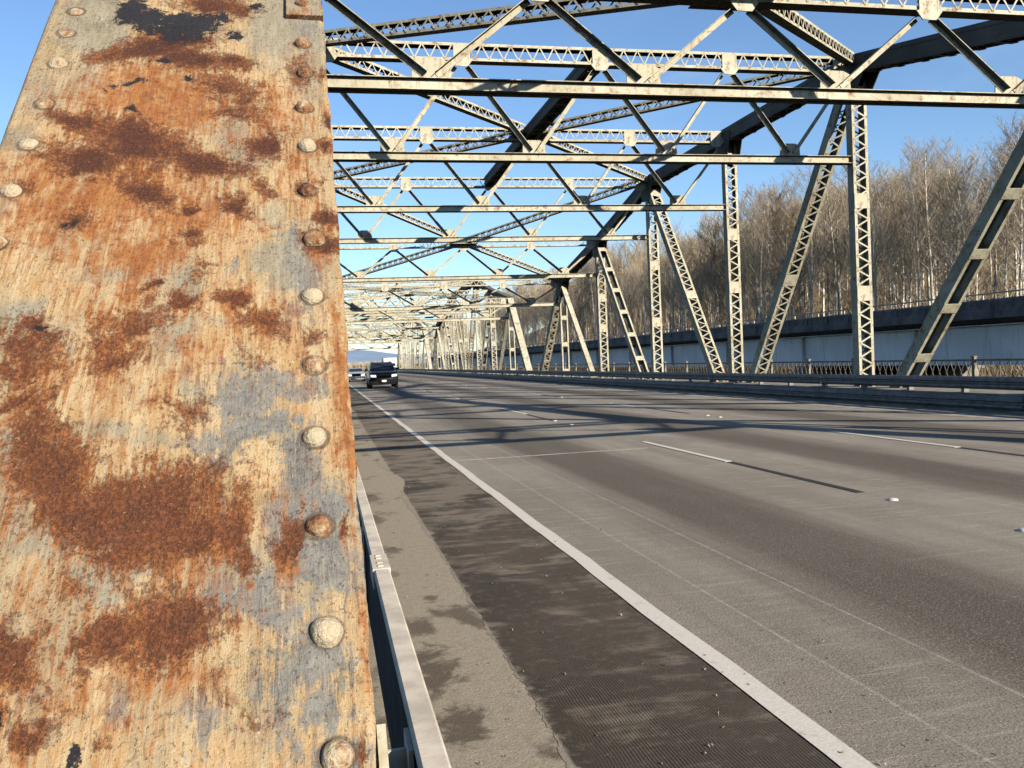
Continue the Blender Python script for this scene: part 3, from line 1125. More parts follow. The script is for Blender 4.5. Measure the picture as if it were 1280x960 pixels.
# top lateral bracing: crosses over two panels
for k in (1, 3, 5):
    zc = ZT[k + 1] + 0.06
    C = Vector(((XL_ + XR_) / 2, YN[k + 1], zc))
    for x in (XA + 0.05, XE - 0.05):
        for kk in (k, k + 2):
            A = Vector((x, YN[kk] + (0.25 if kk == k else -0.25), ZT[kk] + 0.06))
            d = (A - C).normalized()
            m, q = laced_strut(C + d * 0.45, A, 0.29, 0.22, 0.20, bw=0.034, leg=0.05)
            i = S('lateral_brace', m.mesh('lateral_brace', MS))
            S('lacing', q.mesh('lacing', MS), (0, 0, 0), i, kind='stuff')
    g = MB().box(C.x - 0.7, C.x + 0.7, C.y - 0.6, C.y + 0.6, zc - 0.175, zc - 0.16)
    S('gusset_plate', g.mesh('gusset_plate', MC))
# centre strut over the two middle panels
for (ka, kb) in ((3, 4), (4, 5)):
    A = Vector(((XL_ + XR_) / 2, YN[ka] + 0.2, ZT[ka] - 0.04))
    B = Vector(((XL_ + XR_) / 2, YN[kb] - 0.2, ZT[kb] - 0.04))
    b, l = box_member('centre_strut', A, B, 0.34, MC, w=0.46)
    i = S('centre_strut', b)
    S('lacing', l, (0, 0, 0), i, kind='stuff')

SPAN_LABELS = ('nearest riveted truss span over the road, its peeling rusty end post up close',
               'middle truss span of the bridge, second along the road, above the silver saloon car',
               'farthest truss span, small and pale at the end of the road beyond both cars')
spans = []
for si, y in enumerate(SPAN_Y):
    sp = thing('truss_span', SPAN_LABELS[si], 'bridge span', (0, y, 0), group='truss spans of the bridge')
    made = {}
    for idx, d in enumerate(SPEC):
        if d['only'] == 'not_first' and si == 0:
            continue
        par = sp if d['parent'] is None else made[d['parent']]
        made[idx] = put(d['name'], d['mesh'], par, d['loc'], d['label'], d['kind'])
    spans.append(sp)

WEAR = {
 'rust': [(-0.255, 4.928, 0.08, 0.032, 0.006, -0.038, 1.0),(-0.324, 4.891, 0.048, 0.024, 0.007, -0.034, 0.9),(-0.204, 4.873, 0.06, -0.007, 0.001, -0.031, 1.0),(-0.13, 4.872, 0.022, 0.001, 0.001, -0.023, 1.0),(-0.36, 4.871, 0.013, 0.001, 0.002, -0.017, 0.7),(-0.189, 5.095, 0.058, 0.006, 0.002, -0.034, 0.9),(-0.13, 5.077, 0.032, 0.003, 0.001, -0.027, 0.8),(-0.14, 4.779, 0.041, -0.013, -0.002, -0.034, 0.85),(-0.107, 4.741, 0.023, 0.001, 0.001, -0.057, 0.7),(-0.361, 4.659, 0.038, -0.014, 0.001, -0.025, 1.0),(-0.276, 4.622, 0.07, -0.031, -0.001, -0.037, 1.0),(-0.336, 4.564, 0.047, -0.009, 0.002, -0.029, 1.0),(-0.26, 4.582, 0.063, -0.016, 0.001, -0.028, 1.0),(-0.173, 4.562, 0.053, -0.027, -0.003, -0.031, 1.1),(-0.24, 4.487, 0.031, -0.03, -0.006, -0.029, 1.0),(-0.077, 4.604, 0.023, 0.026, 0.011, -0.035, 0.9),(-0.119, 4.703, 0.035, 0.001, 0.001, -0.03, 0.6),(-0.326, 4.418, 0.014, 0.01, 0.007, -0.019, 0.8),(-0.119, 4.444, 0.018, -0.011, -0.003, -0.018, 1.0),(-0.084, 4.483, 0.012, -0.018, -0.005, -0.011, 0.8),(0.011, 4.423, 0.014, -0.005, -0.002, -0.015, 1.0),(-0.016, 4.483, 0.013, -0.0, -0.0, -0.018, 1.0),(0.002, 4.36, 0.026, -0.004, -0.002, -0.023, 1.0),(-0.183, 4.374, 0.015, -0.0, 0.001, -0.016, 0.9),(-0.179, 4.436, 0.006, -0.0, 0.0, -0.008, 1.0),(-0.329, 4.515, 0.009, 0.0, 0.001, -0.008, 0.8),(-0.405, 4.495, 0.02, -0.012, -0.0, -0.016, 0.5),(-0.209, 4.266, 0.013, 0.003, 0.002, -0.012, 0.9),(-0.171, 4.233, 0.012, -0.0, 0.001, -0.014, 0.9),(-0.116, 4.246, 0.015, -0.007, -0.002, -0.012, 1.0),(-0.072, 4.198, 0.025, -0.015, -0.005, -0.02, 1.0),(-0.226, 4.195, 0.03, 0.021, 0.009, -0.024, 0.8),(-0.243, 4.148, 0.025, -0.005, 0.001, -0.012, 1.1),(-0.259, 4.169, 0.027, -0.001, 0.004, -0.03, 0.6),(-0.345, 4.16, 0.02, 0.033, 0.025, -0.036, 0.7),(-0.343, 4.208, 0.012, 0.007, 0.004, -0.011, 0.9),(-0.339, 4.085, 0.03, 0.008, 0.003, -0.01, 0.9),(-0.313, 4.071, 0.021, -0.002, 0.002, -0.012, 0.8),(-0.309, 4.025, 0.015, 0.007, 0.016, -0.039, 0.9),(-0.278, 3.979, 0.027, 0.008, 0.021, -0.06, 1.1),(-0.243, 3.925, 0.046, -0.02, -0.002, -0.033, 1.1),(-0.174, 3.921, 0.06, 0.023, 0.013, -0.036, 1.05),(-0.145, 3.889, 0.05, 0.016, 0.007, -0.021, 1.1),(-0.103, 3.897, 0.024, -0.002, 0.001, -0.023, 1.0),(-0.086, 3.862, 0.014, -0.001, 0.0, -0.009, 0.8),(-0.141, 3.957, 0.026, -0.017, -0.006, -0.019, 0.6),(-0.148, 3.792, 0.03, -0.009, -0.002, -0.029, 1.05),(-0.198, 3.792, 0.028, 0.019, 0.01, -0.016, 1.0),(-0.179, 3.81, 0.018, -0.002, 0.002, -0.017, 0.7),(-0.249, 3.839, 0.016, -0.002, 0.003, -0.022, 0.6),(-0.04, 3.875, 0.011, -0.003, -0.003, -0.02, 0.9),(-0.288, 3.779, 0.017, 0.011, 0.017, -0.027, 0.9),(-0.265, 3.788, 0.009, -0.001, 0.002, -0.01, 0.6),(-0.255, 3.71, 0.015, -0.002, 0.002, -0.011, 0.9),(-0.275, 3.72, 0.009, -0.001, 0.002, -0.008, 0.6),(-0.247, 3.72, 0.01, -0.007, -0.002, -0.006, 0.8),(0.019, 4.682, 0.01, 0.0, -0.001, -0.02, 0.9),(0.017, 4.605, 0.01, 0.0, -0.001, -0.021, 0.9),(-0.014, 4.833, 0.017, 0.001, -0.0, -0.028, 0.8),(-0.025, 4.855, 0.014, 0.001, -0.001, -0.04, 0.6),(0.021, 4.843, 0.007, 0.0, -0.001, -0.017, 0.8),(0.013, 4.5, 0.007, 0.0, -0.001, -0.017, 0.5),(-0.008, 4.17, 0.014, -0.001, -0.0, -0.017, 0.6),(0.01, 3.881, 0.005, -0.0, -0.001, -0.012, 0.7),(0.017, 3.65, 0.005, -0.001, -0.001, -0.015, 0.9),(-0.191, 3.682, 0.009, -0.001, 0.001, -0.007, 0.5),(-0.075, 3.69, 0.02, -0.003, 0.0, -0.009, 0.35),(-0.164, 4.048, 0.019, -0.001, 0.002, -0.029, 0.55),(-0.092, 4.126, 0.017, -0.001, 0.0, -0.016, 0.5),(-0.157, 4.299, 0.015, 0.014, 0.006, -0.014, 0.4)],
 'black': [(-0.321, 5.048, 0.028, 0.003, 0.006, -0.059, 1.0),(-0.285, 5.009, 0.034, -0.01, 0.001, -0.05, 1.0),(-0.224, 5.002, 0.05, 0.004, 0.004, -0.057, 1.0),(-0.183, 5.038, 0.04, 0.004, 0.002, -0.033, 0.8),(-0.244, 4.962, 0.027, 0.002, 0.002, -0.031, 0.8),(-0.108, 5.086, 0.021, 0.002, 0.001, -0.024, 0.8),(-0.126, 4.969, 0.014, 0.001, 0.0, -0.013, 0.7),(-0.292, 4.777, 0.029, 0.007, 0.002, -0.013, 0.75),(-0.199, 4.795, 0.01, 0.001, 0.001, -0.011, 0.8),(-0.262, 4.86, 0.013, 0.001, 0.001, -0.011, 0.8),(-0.219, 3.679, 0.007, 0.002, 0.005, -0.012, 1.1),(-0.28, 3.714, 0.006, -0.001, 0.002, -0.01, 0.9),(-0.331, 4.108, 0.011, 0.006, 0.002, -0.006, 0.7),(-0.338, 4.198, 0.007, -0.0, 0.001, -0.007, 0.8),(-0.35, 4.414, 0.01, -0.0, 0.001, -0.009, 0.4),(-0.331, 4.418, 0.009, 0.006, 0.004, -0.01, 0.75),(-0.301, 4.696, 0.024, 0.001, 0.002, -0.017, 0.6)],
 'orange': [(-0.244, 4.723, 0.172, 0.007, 0.01, -0.111, 0.9),(-0.263, 4.8, 0.101, 0.005, 0.007, -0.079, 0.8),(-0.278, 4.489, 0.165, 0.056, 0.024, -0.115, 0.9),(-0.379, 4.528, 0.062, 0.049, 0.03, -0.084, 0.8),(-0.329, 4.405, 0.111, -0.002, 0.012, -0.079, 0.75),(-0.186, 4.421, 0.096, -0.001, 0.006, -0.092, 0.8),(-0.23, 4.334, 0.084, 0.037, 0.017, -0.065, 0.8),(-0.238, 4.27, 0.027, -0.009, -0.0, -0.09, 0.7),(-0.08, 4.679, 0.076, 0.002, 0.002, -0.145, 0.7),(-0.043, 4.564, 0.048, 0.001, -0.001, -0.13, 0.6),(-0.001, 4.542, 0.027, 0.0, -0.007, -0.253, 0.55),(-0.105, 4.234, 0.079, -0.003, 0.002, -0.053, 0.6),(-0.242, 4.182, 0.064, -0.003, 0.008, -0.069, 0.75),(-0.158, 4.15, 0.055, -0.003, 0.004, -0.061, 0.6),(-0.188, 4.074, 0.043, -0.003, 0.004, -0.049, 0.5),(-0.329, 4.121, 0.051, -0.003, 0.013, -0.075, 0.8),(-0.28, 3.969, 0.062, -0.005, 0.015, -0.093, 0.8),(-0.158, 3.912, 0.098, 0.017, 0.014, -0.058, 0.9),(-0.176, 3.786, 0.073, 0.014, 0.014, -0.044, 0.85),(-0.259, 3.836, 0.035, -0.004, 0.007, -0.043, 0.6),(-0.276, 3.774, 0.04, -0.005, 0.01, -0.054, 0.8),(-0.152, 3.744, 0.062, -0.008, 0.002, -0.03, 0.7),(-0.225, 3.745, 0.04, -0.005, 0.006, -0.044, 0.6),(0.018, 4.06, 0.011, 0.0, -0.002, -0.196, 0.85),(0.019, 3.9, 0.008, -0.0, -0.001, -0.08, 0.7),(0.019, 3.754, 0.006, -0.0, 0.002, -0.096, 0.6),(-0.026, 4.171, 0.024, -0.001, -0.002, -0.099, 0.5),(-0.105, 3.964, 0.033, -0.003, 0.001, -0.022, 0.5),(-0.091, 3.767, 0.029, -0.003, 0.001, -0.024, 0.35),(-0.095, 3.693, 0.04, -0.005, 0.001, -0.028, 0.45),(-0.187, 3.698, 0.039, -0.005, 0.002, -0.021, 0.55),(-0.014, 4.841, 0.042, 0.002, -0.003, -0.169, 0.5)],
 'grey': [(-0.063, 5.023, 0.044, 0.004, 0.0, -0.131, 1.0),(-0.005, 4.931, 0.032, 0.002, -0.003, -0.167, 0.9),(-0.376, 4.995, 0.055, -0.017, 0.008, -0.137, 0.9),(-0.36, 4.781, 0.036, 0.002, 0.014, -0.102, 0.6),(-0.118, 4.612, 0.017, 0.0, 0.002, -0.077, 1.0),(-0.421, 4.753, 0.029, 0.027, 0.023, -0.069, 0.6),(-0.424, 4.601, 0.024, 0.0, 0.008, -0.043, 0.8),(-0.149, 4.436, 0.017, -0.0, 0.001, -0.015, 0.9),(-0.066, 4.42, 0.033, -0.0, 0.0, -0.038, 0.5),(-0.044, 4.321, 0.042, -0.001, -0.0, -0.051, 0.9),(-0.166, 4.275, 0.01, -0.0, 0.002, -0.035, 0.9),(-0.265, 4.294, 0.039, -0.001, 0.003, -0.022, 0.7),(-0.365, 4.223, 0.03, 0.018, 0.009, -0.022, 0.9),(-0.182, 4.168, 0.024, 0.021, 0.014, -0.031, 0.9),(-0.128, 4.205, 0.021, -0.001, 0.001, -0.015, 0.6),(-0.154, 4.09, 0.012, -0.001, 0.003, -0.043, 0.6),(-0.242, 4.031, 0.049, -0.004, 0.003, -0.023, 0.6),(-0.19, 4.004, 0.033, -0.003, 0.001, -0.016, 0.5),(-0.315, 3.952, 0.015, -0.001, 0.007, -0.04, 0.9),(-0.338, 4.033, 0.011, -0.001, 0.004, -0.022, 0.9),(-0.284, 3.901, 0.029, -0.003, 0.003, -0.021, 1.0),(-0.226, 3.85, 0.037, -0.012, -0.0, -0.019, 1.0),(-0.222, 3.876, 0.044, -0.005, 0.002, -0.017, 0.8),(-0.169, 3.862, 0.044, 0.003, 0.004, -0.018, 0.9),(-0.109, 3.864, 0.046, -0.005, 0.001, -0.024, 0.9),(-0.265, 3.75, 0.011, -0.004, -0.001, -0.021, 0.7),(-0.191, 3.734, 0.011, -0.001, 0.003, -0.022, 0.6),(-0.415, 4.442, 0.02, -0.0, 0.004, -0.022, 0.6),(-0.301, 4.158, 0.009, -0.0, 0.004, -0.029, 0.6),(-0.304, 4.119, 0.009, -0.003, 0.001, -0.025, 0.5)],
 'blue': [(-0.091, 4.067, 0.039, 0.012, 0.007, -0.032, 0.8),(-0.064, 4.091, 0.055, -0.004, 0.0, -0.026, 0.7),(-0.098, 4.014, 0.048, 0.02, 0.005, -0.018, 0.8),(-0.122, 3.976, 0.032, 0.009, 0.003, -0.013, 0.6),(-0.05, 4.022, 0.035, -0.003, -0.0, -0.019, 0.7),(-0.034, 3.958, 0.017, -0.001, -0.001, -0.041, 1.0),(-0.018, 3.904, 0.049, -0.005, -0.001, -0.024, 0.9),(-0.012, 3.845, 0.032, -0.003, -0.001, -0.033, 1.0),(-0.085, 3.821, 0.045, -0.005, 0.001, -0.023, 1.0),(-0.055, 3.796, 0.03, -0.003, 0.0, -0.017, 0.8),(-0.033, 3.737, 0.028, -0.009, -0.007, -0.037, 0.8),(-0.013, 3.696, 0.015, -0.002, -0.001, -0.029, 0.9),(-0.058, 3.71, 0.015, -0.002, 0.0, -0.037, 0.7),(-0.115, 3.685, 0.02, -0.003, 0.001, -0.025, 0.6),(-0.001, 3.652, 0.027, -0.004, -0.001, -0.02, 0.8),(-0.048, 3.666, 0.013, -0.002, -0.0, -0.02, 0.6),(-0.039, 4.364, 0.022, -0.0, -0.0, -0.029, 0.6),(-0.107, 4.314, 0.014, -0.0, 0.001, -0.033, 0.4),(-0.018, 4.286, 0.023, -0.001, -0.002, -0.098, 0.6),(-0.008, 4.1, 0.021, -0.001, -0.001, -0.034, 0.5),(-0.19, 3.719, 0.008, -0.003, -0.001, -0.021, 0.5),(-0.047, 3.887, 0.013, -0.001, -0.0, -0.023, 0.7),(-0.003, 5.028, 0.036, 0.003, -0.002, -0.1, 0.5)],
 'cream': [(-0.382, 5.042, 0.054, 0.005, 0.008, -0.058, 0.9),(-0.137, 4.877, 0.068, 0.004, 0.002, -0.052, 0.6),(-0.072, 3.978, 0.042, -0.004, 0.0, -0.027, 1.0),(-0.08, 3.951, 0.05, -0.004, 0.0, -0.023, 0.9),(-0.055, 3.732, 0.016, -0.002, 0.0, -0.03, 0.8),(-0.083, 3.728, 0.042, -0.005, 0.001, -0.045, 0.6),(-0.007, 4.311, 0.021, -0.001, -0.001, -0.051, 0.3),(0.002, 3.709, 0.009, -0.001, -0.002, -0.037, 0.6),(-0.423, 4.872, 0.025, 0.002, 0.013, -0.083, 0.6)],
}

# ------------------------------------------------------------------ the rusty end post beside the camera
A0 = Vector((0, 0, ZB))                       # span space
A1 = Vector((0, PAN, 6.65))
pa = (A1 - A0).normalized()
pn = Vector((0, -pa.z, pa.y))                 # up and back, towards the camera
LP = (A1 - A0).length
PX0, PX1 = -0.4585, 0.0265                    # edges of the cover plate
OFF = 0.20


def value_noise(shape_xy, X, Yc, fx, fy, seed):
    rs = np.random.RandomState(seed)
    gx = X * fx
    gy = Yc * fy
    gx = gx - gx.min()
    gy = gy - gy.min()
    W, Hh = int(gx.max()) + 3, int(gy.max()) + 3
    G = rs.rand(Hh, W)
    x0 = np.floor(gx).astype(int)
    y0 = np.floor(gy).astype(int)
    tx = gx - x0
    ty = gy - y0
    tx = tx * tx * (3 - 2 * tx)
    ty = ty * ty * (3 - 2 * ty)
    a = G[y0, x0] * (1 - tx) + G[y0, x0 + 1] * tx
    b = G[y0 + 1, x0] * (1 - tx) + G[y0 + 1, x0 + 1] * tx
    return a * (1 - ty) + b * ty - 0.5


def fbm(X, Yc, fx, fy, seed, octs=4, gain=0.55):
    out = 0
    amp = 1.0
    for o in range(octs):
        out = out + amp * value_noise(None, X, Yc, fx * 2 ** o, fy * 2 ** o, seed + o)
        amp *= gain
    return out


def grid_plate(name, xs, ss, off, masks, dz, thick, parent, ragged=None):
    """a plate lying on the end post, grid xs across by ss along, with its wear masks"""
    SX, SS = np.meshgrid(xs, ss)
    nxx, nss = len(xs), len(ss)
    XX = SX if ragged is None else SX + ragged
    V = np.empty((nss * nxx, 3))
    o = off + dz
    V[:, 0] = XX.ravel()
    V[:, 1] = (A0.y + pa.y * SS + pn.y * o).ravel()
    V[:, 2] = (A0.z + pa.z * SS + pn.z * o).ravel()
    idx = np.arange(nss * nxx).reshape(nss, nxx)
    Q = np.stack([idx[:-1, :-1], idx[:-1, 1:], idx[1:, 1:], idx[1:, :-1]], -1).reshape(-1, 4)
    # rim all round, down by the plate's thickness
    loop = np.concatenate([idx[0, :], idx[1:, -1], idx[-1, -2::-1], idx[-2:0:-1, 0]])
    nv, nl = nss * nxx, len(loop)
    V = np.concatenate([V, V[loop] - np.array(pn) * thick])
    lo = nv + np.arange(nl)
    Qr = np.stack([loop, lo, np.roll(lo, -1), np.roll(loop, -1)], -1)
    Q = np.concatenate([Q, Qr]).astype(np.int32)
    me = bpy.data.meshes.new(name)
    me.vertices.add(len(V))
    me.vertices.foreach_set('co', V.astype(np.float32).ravel())
    me.loops.add(Q.size)
    me.loops.foreach_set('vertex_index', Q.ravel())
    me.polygons.add(len(Q))
    me.polygons.foreach_set('loop_start', np.arange(0, Q.size, 4, dtype=np.int32))
    me.polygons.foreach_set('loop_total', np.full(len(Q), 4, dtype=np.int32))
    me.update(calc_edges=True)
    me.validate()
    sm_ = np.ones(len(Q), bool)
    sm_[(nss - 1) * (nxx - 1):] = False
    me.polygons.foreach_set('use_smooth', sm_)
    at = me.attributes.new('plate', 'FLOAT_VECTOR', 'POINT')
    pc = np.zeros((len(V), 3), np.float32)
    pc[:nv, 0] = SX.ravel()
    pc[:nv, 1] = SS.ravel()
    pc[nv:, :2] = pc[loop, :2] + 0.008
    at.data.foreach_set('vector', pc.ravel())
    for key, m in masks.items():
        at = me.attributes.new('wear_' + key, 'FLOAT', 'POINT')
        mm = m.ravel()
        at.data.foreach_set('value', np.concatenate([mm, mm[loop]]).astype(np.float32))
    me.materials.append(MP)
    return put(name, me, parent)


# rivets: across, along, how rusted
RIV_R = [(-0.013, 5.096, .45), (-0.015, 4.946, .42), (-0.014, 4.836, .55), (-0.016, 4.719, .45), (-0.013, 4.602, .1), (-0.016, 4.481, .62), (-0.009, 4.364, .45), (-0.014, 4.244, .02), (-0.015, 4.118, .4), (-0.017, 4.005, .05), (-0.016, 3.886, .48), (-0.012, 3.766, .12), (-0.007, 3.65, .30)]
RIV_L = [(-0.415, 5.039, .32), (-0.419, 4.954, .36), (-0.416, 4.845, .28), (-0.415, 4.716, .4), (-0.418, 4.601, .25), (-0.419, 4.483, .24)]


def build_rusty_post(span):
    post = bpy.data.objects.new('end_post', None)
    COL.objects.link(post)
    post.parent = span
    post['label'] = 'leaning end post of rusty peeling cream paint with rivets, filling the left of the view'
    riv = [(x, s, k, 0.0) for x, s, k in RIV_R + RIV_L]
    rr = random.Random(9)
    s = 3.53
    while s > 0.5:
        riv.append((-0.012, s, rr.uniform(0, .5), 0))
        s -= 0.118
    s = 5.21
    while s < LP - 0.9:
        riv.append((-0.014, s, rr.uniform(0, .5), 0))
        riv.append((-0.417, s - 0.06, rr.uniform(0, .5), 0))
        s += 0.118
    s = 4.365
    while s > 0.5:
        riv.append((-0.417, s, rr.uniform(0, .5), 0))
        s -= 0.118
    # --- cover plate: fine grid where it is seen close up
    ss = np.concatenate([np.linspace(0.0, 3.3, 24), np.arange(3.35, 5.65, 0.0032), np.linspace(5.70, LP, 60)])
    xs = np.linspace(PX0, PX1, 152)
    SX, SS = np.meshgrid(xs, ss)
    near = (SS > 3.3) & (SS < 5.7)
    wx = SX + 0.020 * fbm(SX, SS, 22, 16, 3, 5, 0.6)
    ws = SS + 0.030 * fbm(SX, SS, 20, 12, 13, 5, 0.6)
    masks = {}
    for n, (key, L) in enumerate(WEAR.items()):
        m = np.zeros_like(SX)
        for (cx, cs, ax, as_, bx, bs, st) in L:
            det = ax * bs - as_ * bx
            dx, ds = wx - cx, ws - cs
            p = (dx * bs - ds * bx) / det
            q = (ds * ax - dx * as_) / det
            r = np.sqrt(p * p + q * q)
            if key in ('rust', 'black'):
                v = np.clip(1.2 - 0.62 * r, 0, 0.98) * min(1, st)
            else:
                v = np.clip(1.15 - r * 0.62, 0, 1) * st
            m = np.maximum(m, v)
        # away from the close-up part: loose random wear of the same kind
        far = np.clip(0.5 + fbm(SX, SS, 7, 4, 50 + n, 4) * 1.5 - (0.3 if key == 'rust' else 0.1), 0, 1)
        masks[key] = np.where(near, m, far if key != 'black' else 0)
    # rust washes down the paint below every patch
    src = np.clip(masks['rust'] * 1.4 - 0.4, 0, 1)
    bl = np.zeros_like(src)
    for i in range(len(ss) - 2, -1, -1):
        dec = math.exp(-(ss[i + 1] - ss[i]) / 0.085)
        bl[i] = np.maximum(src[i], bl[i + 1] * dec)
    k_ = np.hanning(7)
    k_ /= k_.sum()
    bl = np.apply_along_axis(lambda r: np.convolve(r, k_, mode='same'), 1, bl)
    masks['orange'] = np.clip(np.maximum(masks['orange'] * 0.9, bl * 0.95), 0, 1)
    ring = np.zeros_like(SX)  # mask of the painted shadow and grime round each rivet
    for (x, s, k, t_) in riv:
        j0, j1 = np.searchsorted(ss, [s - 0.05, s + 0.05])
        d = np.hypot(SX[j0:j1] - x, SS[j0:j1] - s)
        ring[j0:j1] = np.maximum(ring[j0:j1], np.clip(1.0 - np.abs(d - 0.0155) / 0.0065, 0, 1))
    masks['ring'] = ring
    dz = -0.0012 * np.clip(masks['rust'] * 2 - 0.9, 0, 1) + 0.0011 * fbm(SX, SS, 26, 12, 77, 4)
    dz = dz + 0.0030 * fbm(SX, SS, 4, 2.2, 78, 2)
    dz = dz - 0.004 * np.clip((np.abs(SX - (PX0 + PX1) / 2) - (PX1 - PX0) / 2 + 0.006) / 0.006, 0, 1)
    ragged = np.where(SX > PX1 - 0.004, 0.0030 * fbm(SX * 0, SS, 1, 30, 5, 4), 0)
    grid_plate('cover_plate', xs, ss, OFF, masks, dz, 0.016, post, ragged)

    # --- side webs, angles
    cxm = (PX0 + PX1) / 2
    w2 = (PX1 - PX0) / 2
    m = MB()
    B0, B1 = A0, A0 + pa * LP
    for s in (-1, 1):
        x = XAX * (cxm + s * (w2 - 0.045))
        m.bar(B0 + x, B1 + x, XAX, 0.02, 0.366)
        for t in (-1, 1):
            o = pn * (t * 0.135) + XAX * (cxm + s * (w2 - 0.026))
            m.bar(B0 + o, B1 + o, XAX, 0.016, 0.09)
        o = pn * (-0.19) + XAX * (cxm + s * (w2 - 0.06))
        m.bar(B0 + o, B1 + o, XAX, 0.10, 0.014)
    m.build('side_web', MS, post, kind='stuff')
    # gusset plates at the foot, one on each side
    for sx in (PX1 + 0.0005, PX0 - 0.0125):
        g = MB()
        O = XAX * (sx + 0.006)
        e0, e1 = -0.30, 3.68
        g.box6(A0 + pa * ((e0 + e1) / 2) + O - pn * 0.035, pa * ((e1 - e0) / 2), pn * 0.215, XAX * 0.0042)
        g.build('gusset_plate', MS, post)
    # splice plate on the upper right
    xs2 = np.linspace(-0.0445, PX1 - 0.001, 26)
    ss2 = np.concatenate([np.arange(5.046, 5.62, 0.006)])
    X2, S2 = np.meshgrid(xs2, ss2)
    mk = {k: np.clip(fbm(X2, S2, 14, 9, 90 + i, 3) + {'grey': 0.8, 'rust': -0.15, 'orange': 0.1}.get(k, 0.0), 0, 1) for i, k in enumerate(list(WEAR) + ['ring'])}
    mk['black'] *= 0
    edge = np.minimum.reduce([X2 - xs2[0], xs2[-1] - X2, S2 - ss2[0], ss2[-1] - S2])
    mk['rust'] = np.maximum(mk['rust'] * 0.8, np.clip(0.6 - edge / 0.004, 0, 1))
    grid_plate('splice_plate', xs2, ss2, OFF + 0.0085, mk, 0.0008 * fbm(X2, S2, 26, 12, 79, 3), 0.011, post)
    # --- rivets
    rv = MB()
    nr, ns = 10, 24
    for i in range(nr):
        t = i / (nr - 1) * math.pi / 2
        r = math.cos(t) if i < nr - 1 else 0.0
        z = math.sin(t) * 0.92
        for k in range(ns):
            a = 2 * math.pi * k / ns
            jit = 1 + 0.03 * math.sin(3 * a + 1) + 0.018 * math.sin(5 * a)
            rv.v.append(Vector((r * jit * math.cos(a), r * jit * math.sin(a), z)))
    for i in range(nr - 1):
        for k in range(ns):
            a, b = i * ns + k, i * ns + (k + 1) % ns
            rv.f.append((a, b, b + ns, a + ns))
    rme = rv.mesh('rivet', MR, True)
    rot = Matrix((XAX, pa, pn)).transposed().to_4x4()
    for (x, s, k, _) in riv:
        top = 0.0085 if (5.046 < s < 5.62 and x > -0.0445) else 0.0
        o = put('rivet', rme, post)
        o.color = (k, 0, 0, 1)
        R0 = 0.0147 * rr.uniform(0.90, 1.07)
        sc3 = Matrix.Diagonal((R0 * rr.uniform(0.95, 1.05), R0 * rr.uniform(0.95, 1.05), R0 * rr.uniform(0.85, 1.08) * (0.62 if x < -0.2 else 1))).to_4x4()
        o.matrix_local = Matrix.Translation(A0 + pa * s + pn * (OFF + top - 0.0015) + XAX * x) @ rot @ Matrix.Rotation(rr.uniform(-0.14, 0.14), 4, 'X') @ Matrix.Rotation(rr.uniform(-0.14, 0.14), 4, 'Y') @ Matrix.Rotation(rr.uniform(0, 6.28), 4, 'Z') @ sc3
    return post


build_rusty_post(spans[0])

# ------------------------------------------------------------------ neighbouring girder bridge
nb = thing('girder_bridge', 'grey plate girder bridge with a dark parapet, behind the right truss', 'bridge', (24.0, 0, 0))
GP = 8.6
gy0 = -3 * GP + 5.6
MBx = MB()
MBx.box(0.1, 0.13, 0.01, GP - 0.01, 0.70, 2.12)
MBx.box(-0.12, 0.34, 0.01, GP - 0.01, 0.66, 0.70)
MBx.box(-0.10, 0.32, 0.01, GP - 0.01, 2.12, 2.16)
gme = MBx.mesh('girder', M_GIRD)
stm = MB().box(-0.07, 0.098, -0.012, 0.012, 0.702, 2.118).mesh('stiffener', M_GIRD)
slab = MB().prism([(-0.55, 2.42), (-0.55, 2.60), (10.5, 2.60), (10.5, 2.17), (0.2, 2.163), (0.0, 2.20)], 0.0, GP, axis=1).mesh('deck_slab', M_PARA)
par = MB()
par.prism([(-0.62, 2.36), (-0.62, 2.64), (-0.56, 2.68), (-0.56, 3.0), (-0.50, 3.06), (-0.34, 3.06), (-0.30, 3.0), (-0.30, 2.602), (-0.552, 2.602), (-0.552, 2.36)], 0.01, GP - 0.01, axis=1)
parm = par.mesh('parapet', M_PARA)
rlm = MB().box(-0.45, -0.39, 0, GP, 3.24, 3.29).mesh('hand_rail', M_GALV)
rpm = MB().box(-0.44, -0.40, -0.03, 0.03, 3.06, 3.24).mesh('rail_post', M_GALV)
pil = MB().box(-0.60, -0.562, -0.09, 0.09, 2.685, 2.99).mesh('pilaster', M_PARA)
pier = MB().box(0.2, 9.8, -0.8, 0.8, -9, 0.1).box(-0.1, 10.2, -0.7, 0.7, 0.1, 0.655).mesh('pier', M_KERB)
for k in range(0, 26):
    y = gy0 + k * GP
    g = put('girder', gme, nb, (0, y, 0))
    put('girder', gme, nb, (9.4, y, 0))
    put('stiffener', stm, g, (0, 0.0, 0))
    put('deck_slab', slab, nb, (0, y, 0))
    put('parapet', parm, nb, (0, y, 0))
    put('hand_rail', rlm, nb, (0, y, 0))
    for q in range(4):
        put('rail_post', rpm, nb, (0, y + q * GP / 4, 0))
    for q in range(5):
        put('pilaster', pil, nb, (0, y + 0.4 + q * GP / 5, 0))
    if k % 5 == 2:
        put('pier', pier, nb, (0, y, 0))


